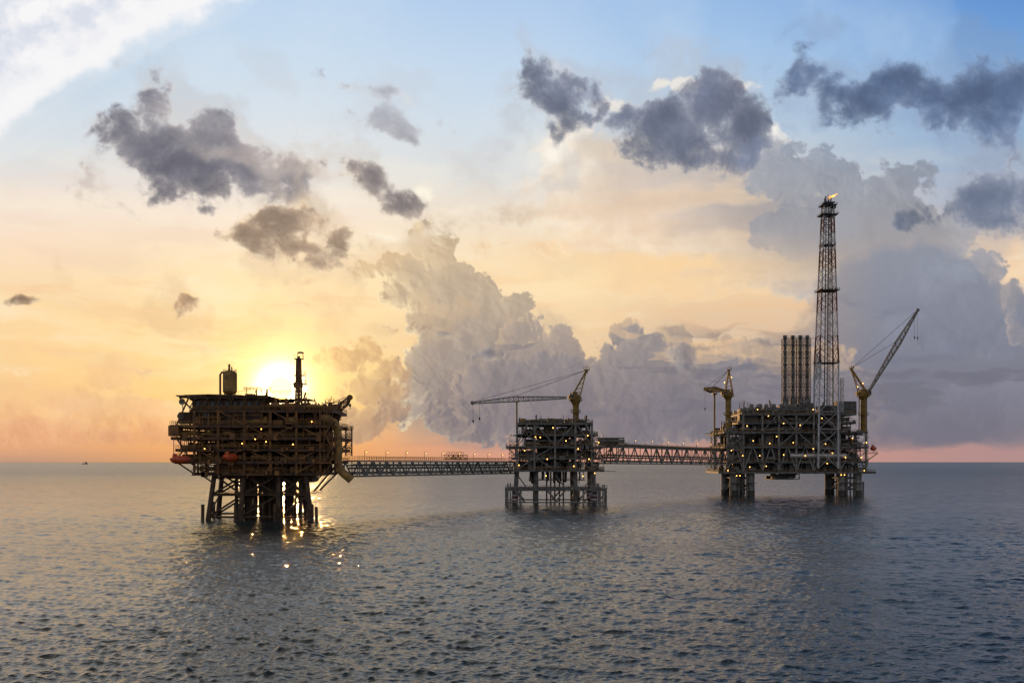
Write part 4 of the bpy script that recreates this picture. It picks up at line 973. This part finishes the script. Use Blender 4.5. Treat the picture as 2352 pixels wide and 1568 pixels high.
# cranes
dd = 606
crane(rp, (X(1672, dd), dd, Z(990, dd)), Z(908, dd), (X(1660, dd), dd-3, Z(898, dd)), (X(1619, 584), 584, Z(893, 584)), (X(1674, dd), dd, Z(850, dd)), m_yel, m_yel,
      hooks=((0.2, 10.5),), w=2.8, pr=1.4, lab="yellow pedestal crane with boom swung outwards", mr=0.36, br_=0.3)
b = MB(); b.cyl((X(1641, 604), 604, Z(1000, 604)), (X(1641, 604), 604, Z(905, 604)), 0.5, n=8); b.box(X(1636, 604), X(1646, 604), 602, 606, Z(906, 604), Z(903, 604)); b.box(X(1636, 604), X(1668, 604), 600.5, 606, Z(1001, 604), Z(999.6, 604)); b.make("boom_rest", m_yel, rp)
crane(rp, (X(1983, dd), dd, Z(990, dd)), Z(908, dd), (X(1996, dd), dd, Z(898, dd)), (X(2108, dd), dd, Z(712, dd)), (X(1955, dd), dd, Z(846, dd)), m_yel, m_light,
      hooks=((0.2, 15), (3.5, 12)), w=2.6, pr=1.5, lab="yellow pedestal crane with white lattice boom raised high", mr=0.32, br_=0.24)
b = MB()
for i in range(2): b.cyl((X(1976+i*14, d), Y0+2, Z(990, d)), (X(1976+i*14, d), Y0+2, Z(912, d)), 0.3, n=6)
b.box(X(2000, d), X(2022, d), Y0+4, Y0+14, Z(1040, d)-.3, Z(1040, d)); b.rail([(X(2000, d), Y0+4, Z(1040, d)), (X(2022, d), Y0+4, Z(1040, d)), (X(2022, d), Y0+14, Z(1040, d))])
b.beam((X(2022, d), Y0+4, Z(1040, d)), (X(1996, d), Y0+4, Z(1058, d)), 0.25)
b.make("gangway", m_yel2, rp)
lifeboat((X(2006, 608), 608, Z(1029, 608)), 1.0, "red lifeboat stowed beside the large platform's deck", 7.5)
pts = [(1706, 1046), (1768, 1018), (1730, 1012), (1896, 1019), (1868, 1030), (1850, 1046), (1800, 1044), (1942, 1050), (1700, 1092), (1692, 1092), (1932, 1090), (1940, 1090), (1800, 972), (1716, 978), (1880, 1002),
       (1978, 1050), (1672, 1080), (1760, 1070), (1985, 1080), (1925, 978), (1765, 955), (1990, 1016), (1680, 1034), (1722, 1072), (1745, 1046), (1784, 1002), (1822, 1016), (1838, 976), (1900, 1064), (1912, 1040), (1958, 1006), (1888, 960), (1740, 940), (1868, 940)]
for px, py in pts: lamp(rp, (X(px, d-0.8), d-0.8, Z(py, d-0.8)), size=0.25)
for px, py in ((1664, 878), (1680, 866), (1982, 880), (1970, 888)): lamp(rp, (X(px, 603), 603, Z(py, 603)), size=0.24)

# ================================================================== BRIDGES
def bridge(p, q, zb0, zb1, h, wdt, bays, label, m_):
    r = empty("footbridge", (p[0], p[1], 0), label, "bridge", "bridges between platforms")
    p = Vector((p[0], p[1], 0)); q = Vector((q[0], q[1], 0)); d_ = (q-p).normalized(); s_ = Vector((-d_.y, d_.x, 0))*wdt/2
    b = MB()
    def pt(i, sd, top):
        t = i/bays; a = p.lerp(q, t); z = zb0*(1-t)+zb1*t; return a+s_*sd+Vector((0, 0, z+(h if top else 0)))
    for sd in (-1, 1):
        for i in range(bays):
            b.beam(pt(i, sd, 0), pt(i+1, sd, 0), 0.3); b.beam(pt(i, sd, 1), pt(i+1, sd, 1), 0.26); b.beam(pt(i, sd, 0), pt(i, sd, 1), 0.17)
            if i % 2: b.beam(pt(i, sd, 0), pt(i+1, sd, 1), 0.2)
            else: b.beam(pt(i, sd, 1), pt(i+1, sd, 0), 0.2)
        b.beam(pt(bays, sd, 0), pt(bays, sd, 1), 0.2)
    for i in range(bays+1): b.beam(pt(i, -1, 0), pt(i, 1, 0), 0.2); b.beam(pt(i, -1, 1), pt(i, 1, 1), 0.18)
    b.make("truss", m_, r)
    b = MB()
    for i in range(bays):
        a_, b1, c_, d1 = pt(i, -0.9, 1), pt(i, 0.9, 1), pt(i+1, 0.9, 1), pt(i+1, -0.9, 1)
        o = Vector((0, 0, 0.35)); b.add([a_+o, b1+o, c_+o, d1+o, a_+o*1.4, b1+o*1.4, c_+o*1.4, d1+o*1.4], [(0,3,2,1),(4,5,6,7),(0,1,5,4),(1,2,6,5),(2,3,7,6),(3,0,4,7)])
    dk_ = b.make("walkway", m_grey, r)
    b = MB()
    for sd in (-0.95, 0.95): b.rail([pt(0, sd, 1)+Vector((0,0,.5)), pt(bays, sd, 1)+Vector((0,0,.5))], step=1.6, r=0.07)
    b.make("handrail", m_yel2, r, parent=dk_)
    for sd, hz1, rr_ in ((-0.6, 1.0, 0.4), (-0.1, 0.9, 0.3), (0.5, 1.1, 0.45), (-0.7, 2.6, 0.25), (0.2, 2.7, 0.35), (0.7, 3.6, 0.25), (-0.4, 3.9, 0.2)):
        b = MB()
        b.cyl(pt(0, sd, 0)+Vector((0,0,hz1)), pt(bays, sd, 0)+Vector((0,0,hz1)), rr_, n=7)
        b.make("pipe", m_light, r)
    for i in range(1, bays, 3):
        b = MB(); a_ = pt(i, -0.95, 1)+Vector((0,0,.4)); b.cyl(a_, a_+Vector((0,0,2.9)), 0.08, n=5); b.beam(a_+Vector((0,0,2.9)), a_+Vector((0.5,0,3.1)), 0.06)
        b.box(a_.x+0.3, a_.x+0.9, a_.y-0.2, a_.y+0.2, a_.z+3.0, a_.z+3.15)
        lpst = b.make("lamp_post", m_yel2, r); lamp(r, a_+Vector((0.6, 0, 2.75)), parent=lpst, size=0.12)
    return r, pt
br1, pt1 = bridge((X(806, 362), 362), (X(1170, 486), 486), 13.7, 13.4, 5.0, 5, 28, "long grey truss bridge with pipes and walkway over open sea", m_light)
b = MB()
a_ = pt1(15, 0, 1)+Vector((0,0,0.6)); c_ = pt1(18.2, 0, 1)+Vector((0,0,0.6)); b.lattice(a_+Vector((0,0,1.2)), c_+Vector((0,0,1.2)), 3, 3, 7, 0.12, 0.09, w0b=1.8, w1b=1.8); b.rail([a_+Vector((0,-2,2.2)), c_+Vector((0,-2,2.2))]); b.make("pipe_rack", m_yel2, br1)
br2, pt2 = bridge((X(1388, 492), 492), (X(1668, 616), 616), 17.8, 16.8, 7.6, 6, 24, "grey truss bridge carrying stacked pipes to the large platform", m_light)
for k in range(4): b = MB(); b.cyl(pt2(0, -0.5+k*0.3, 1)+Vector((0,0,0.9)), pt2(24, -0.5+k*0.3, 1)+Vector((0,0,0.9)), 0.3, n=6); b.make("pipe", m_grey, br2)
for i in (3, 6, 9, 12, 16, 20): b = MB(); b.beam(pt2(i, -0.9, 1), pt2(i, -0.9, 1)+Vector((0,0,2.6)), 0.12); b.make("post", m_grey, br2)

# ================================================================== distant ship
sx, sy = X(195, 8500), 8500.0
sh = empty("ship", (sx, sy, 0), "small distant supply ship on the hazy horizon", "ship")
b = MB()
hull = [(-22, 0), (-21, -5), (12, -5), (24, 0), (12, 5), (-21, 5)]
n = len(hull); vs = [(sx+x*0.94, sy+y, -1) for x, y in hull]+[(sx+x, sy+y, 5 if x < 10 else 8) for x, y in hull]
b.add(vs, [tuple(range(n))[::-1], tuple(range(n, 2*n))]+[(i, (i+1) % n, n+(i+1) % n, n+i) for i in range(n)]); b.make("hull", m_light, sh)
b = MB(); b.box(sx+2, sx+14, sy-4, sy+4, 5, 13); b.box(sx+4, sx+12, sy-3.5, sy+3.5, 13, 18); b.cyl((sx+6, sy, 18), (sx+6, sy, 26), 0.8, n=6); b.cyl((sx-16, sy, 5), (sx-16, sy, 16), 1.2, n=6); b.make("superstructure", m_light, sh)

# ================================================================== SEA
rs = [64.0]
while rs[-1] < 400: rs.append(rs[-1]*1.0024)
while rs[-1] < 3000: rs.append(rs[-1]*1.0034)
while rs[-1] < 60000: rs.append(rs[-1]*1.04)
rs = np.array(rs); NA = 1400
an = np.linspace(-math.radians(30), math.radians(30), NA)
Rg, Ag = np.meshgrid(rs, an, indexing='ij')
gx = (Rg*np.sin(Ag)); gy = (Rg*np.cos(Ag)); gz = np.zeros_like(gx)
ox = np.zeros_like(gx); oy = np.zeros_like(gx)
r8 = np.random.RandomState(4)
sp = Rg*np.where(Rg < 400, 0.0024, 0.0034)
nrow = int((rs < 3200).sum())
NWV = 84
main = math.radians(240)
lams = np.exp(np.linspace(math.log(0.42), math.log(13), NWV))
patch = 1+0.3*np.sin(gx[:nrow]/23.0+gy[:nrow]/61.0+1.3*np.sin(gy[:nrow]/47.0))
for l_ in lams:
    l_ = l_*r8.uniform(0.9, 1.1); th = main + r8.normal(0, 0.85)
    k = 2*math.pi/l_; s_ = 0.050*(1.0 if l_ < 1.8 else (1.8/l_)**0.75); a_ = s_/k
    ph = r8.uniform(0, 6.28)
    fade = np.clip(l_/(sp[:nrow]*1.6)-1, 0, 1)*(patch if l_ < 3 else 1)
    arg = k*(gx[:nrow]*math.cos(th)+gy[:nrow]*math.sin(th))+ph
    sn = np.sin(arg)*a_*fade; cs = np.cos(arg)*a_*fade
    gz[:nrow] += sn; ox[:nrow] += cs*math.cos(th)*0.85; oy[:nrow] += cs*math.sin(th)*0.85
gx += ox; gy += oy
nr = len(rs)
vd = np.stack([gx, gy, gz], -1).reshape(-1, 3)
ii = np.arange((nr-1)*NA).reshape(nr-1, NA)[:, :-1].ravel()
fc = np.stack([ii, ii+NA, ii+NA+1, ii+1], -1)
nb = len(vd)
rads = [0.0, 500, 5000, 60000]; seg = 64
ev = [(0, 0, -0.9)]
for rr_ in rads[1:]:
    for k in range(seg): a = 2*math.pi*k/seg; ev.append((rr_*math.sin(a), rr_*math.cos(a), -0.9 if rr_ < 6000 else -6.0))
vd = np.concatenate([vd, np.array(ev)], 0)
tri = [(nb, nb+1+k, nb+1+(k+1) % seg) for k in range(seg)]
qd = []
for j in range(2):
    o = nb+1+j*seg
    for k in range(seg): qd.append((o+k, o+seg+k, o+seg+(k+1) % seg, o+(k+1) % seg))
fc2 = np.array(qd)
loops = np.concatenate([fc.ravel(), fc2.ravel(), np.array(tri).ravel()]).astype(np.int32)
tot = np.concatenate([np.full(len(fc)+len(fc2), 4), np.full(len(tri), 3)]).astype(np.int32)
start = np.concatenate([[0], np.cumsum(tot)[:-1]]).astype(np.int32)
me = bpy.data.meshes.new("water")
me.vertices.add(len(vd)); me.vertices.foreach_set('co', vd.astype(np.float32).ravel())
me.loops.add(len(loops)); me.loops.foreach_set('vertex_index', loops)
me.polygons.add(len(tot)); me.polygons.foreach_set('loop_start', start); me.polygons.foreach_set('loop_total', tot)
me.polygons.foreach_set('use_smooth', np.ones(len(tot), dtype=bool))
me.update(calc_edges=True)
wt = bpy.data.objects.new("water", me); scene.collection.objects.link(wt); wt["kind"] = "structure"
wt["label"] = "choppy dusk sea surface reflecting the sky"; wt["category"] = "sea"

m = bpy.data.materials.new("sea_water"); m.use_nodes = True; t = m.node_tree; bs = t.nodes['Principled BSDF']
bs.inputs['Base Color'].default_value = (0.016, 0.028, 0.030, 1); bs.inputs['IOR'].default_value = 1.42
g = t.nodes.new('ShaderNodeNewGeometry')
ln_ = t.nodes.new('ShaderNodeVectorMath'); ln_.operation = 'LENGTH'; t.links.new(g.outputs['Position'], ln_.inputs[0])
rm = t.nodes.new('ShaderNodeMapRange'); t.links.new(ln_.outputs[1], rm.inputs[0]); rm.inputs[1].default_value = 200; rm.inputs[2].default_value = 1800; rm.inputs[3].default_value = 0.05; rm.inputs[4].default_value = 0.26
t.links.new(rm.outputs[0], bs.inputs['Roughness'])
def tn(scale, det, rough, sx_=1.0, rot=0.0):
    mp_ = t.nodes.new('ShaderNodeMapping'); mp_.inputs[2].default_value = (0, 0, rot); mp_.inputs[3].default_value = (scale*sx_, scale, scale)
    t.links.new(g.outputs['Position'], mp_.inputs[0])
    n_ = t.nodes.new('ShaderNodeTexNoise'); n_.inputs['Scale'].default_value = 1; n_.inputs['Detail'].default_value = det; n_.inputs['Roughness'].default_value = rough
    t.links.new(mp_.outputs[0], n_.inputs['Vector']); return n_.outputs[0]
n1 = tn(2.2, 3, 0.6, 0.6, 0.5); n3 = tn(0.012, 3, 0.6, 0.5, 0.3); n4 = tn(0.16, 5, 0.66, 0.4, 0.35)
pm = t.nodes.new('ShaderNodeMapRange'); t.links.new(n3, pm.inputs[0]); pm.inputs[1].default_value = 0.35; pm.inputs[2].default_value = 0.65; pm.inputs[3].default_value = 0.5; pm.inputs[4].default_value = 1.0
fm = t.nodes.new('ShaderNodeMapRange'); t.links.new(ln_.outputs[1], fm.inputs[0]); fm.inputs[1].default_value = 250; fm.inputs[2].default_value = 1100; fm.inputs[3].default_value = 0.0; fm.inputs[4].default_value = 1.0
b0_ = t.nodes.new('ShaderNodeBump'); b0_.inputs['Distance'].default_value = 2.4; t.links.new(fm.outputs[0], b0_.inputs['Strength']); t.links.new(n4, b0_.inputs['Height'])
b1 = t.nodes.new('ShaderNodeBump'); b1.inputs['Distance'].default_value = 0.20; t.links.new(pm.outputs[0], b1.inputs['Strength']); t.links.new(n1, b1.inputs['Height']); t.links.new(b0_.outputs[0], b1.inputs['Normal'])
t.links.new(b1.outputs[0], bs.inputs['Normal'])
me.materials.append(m)
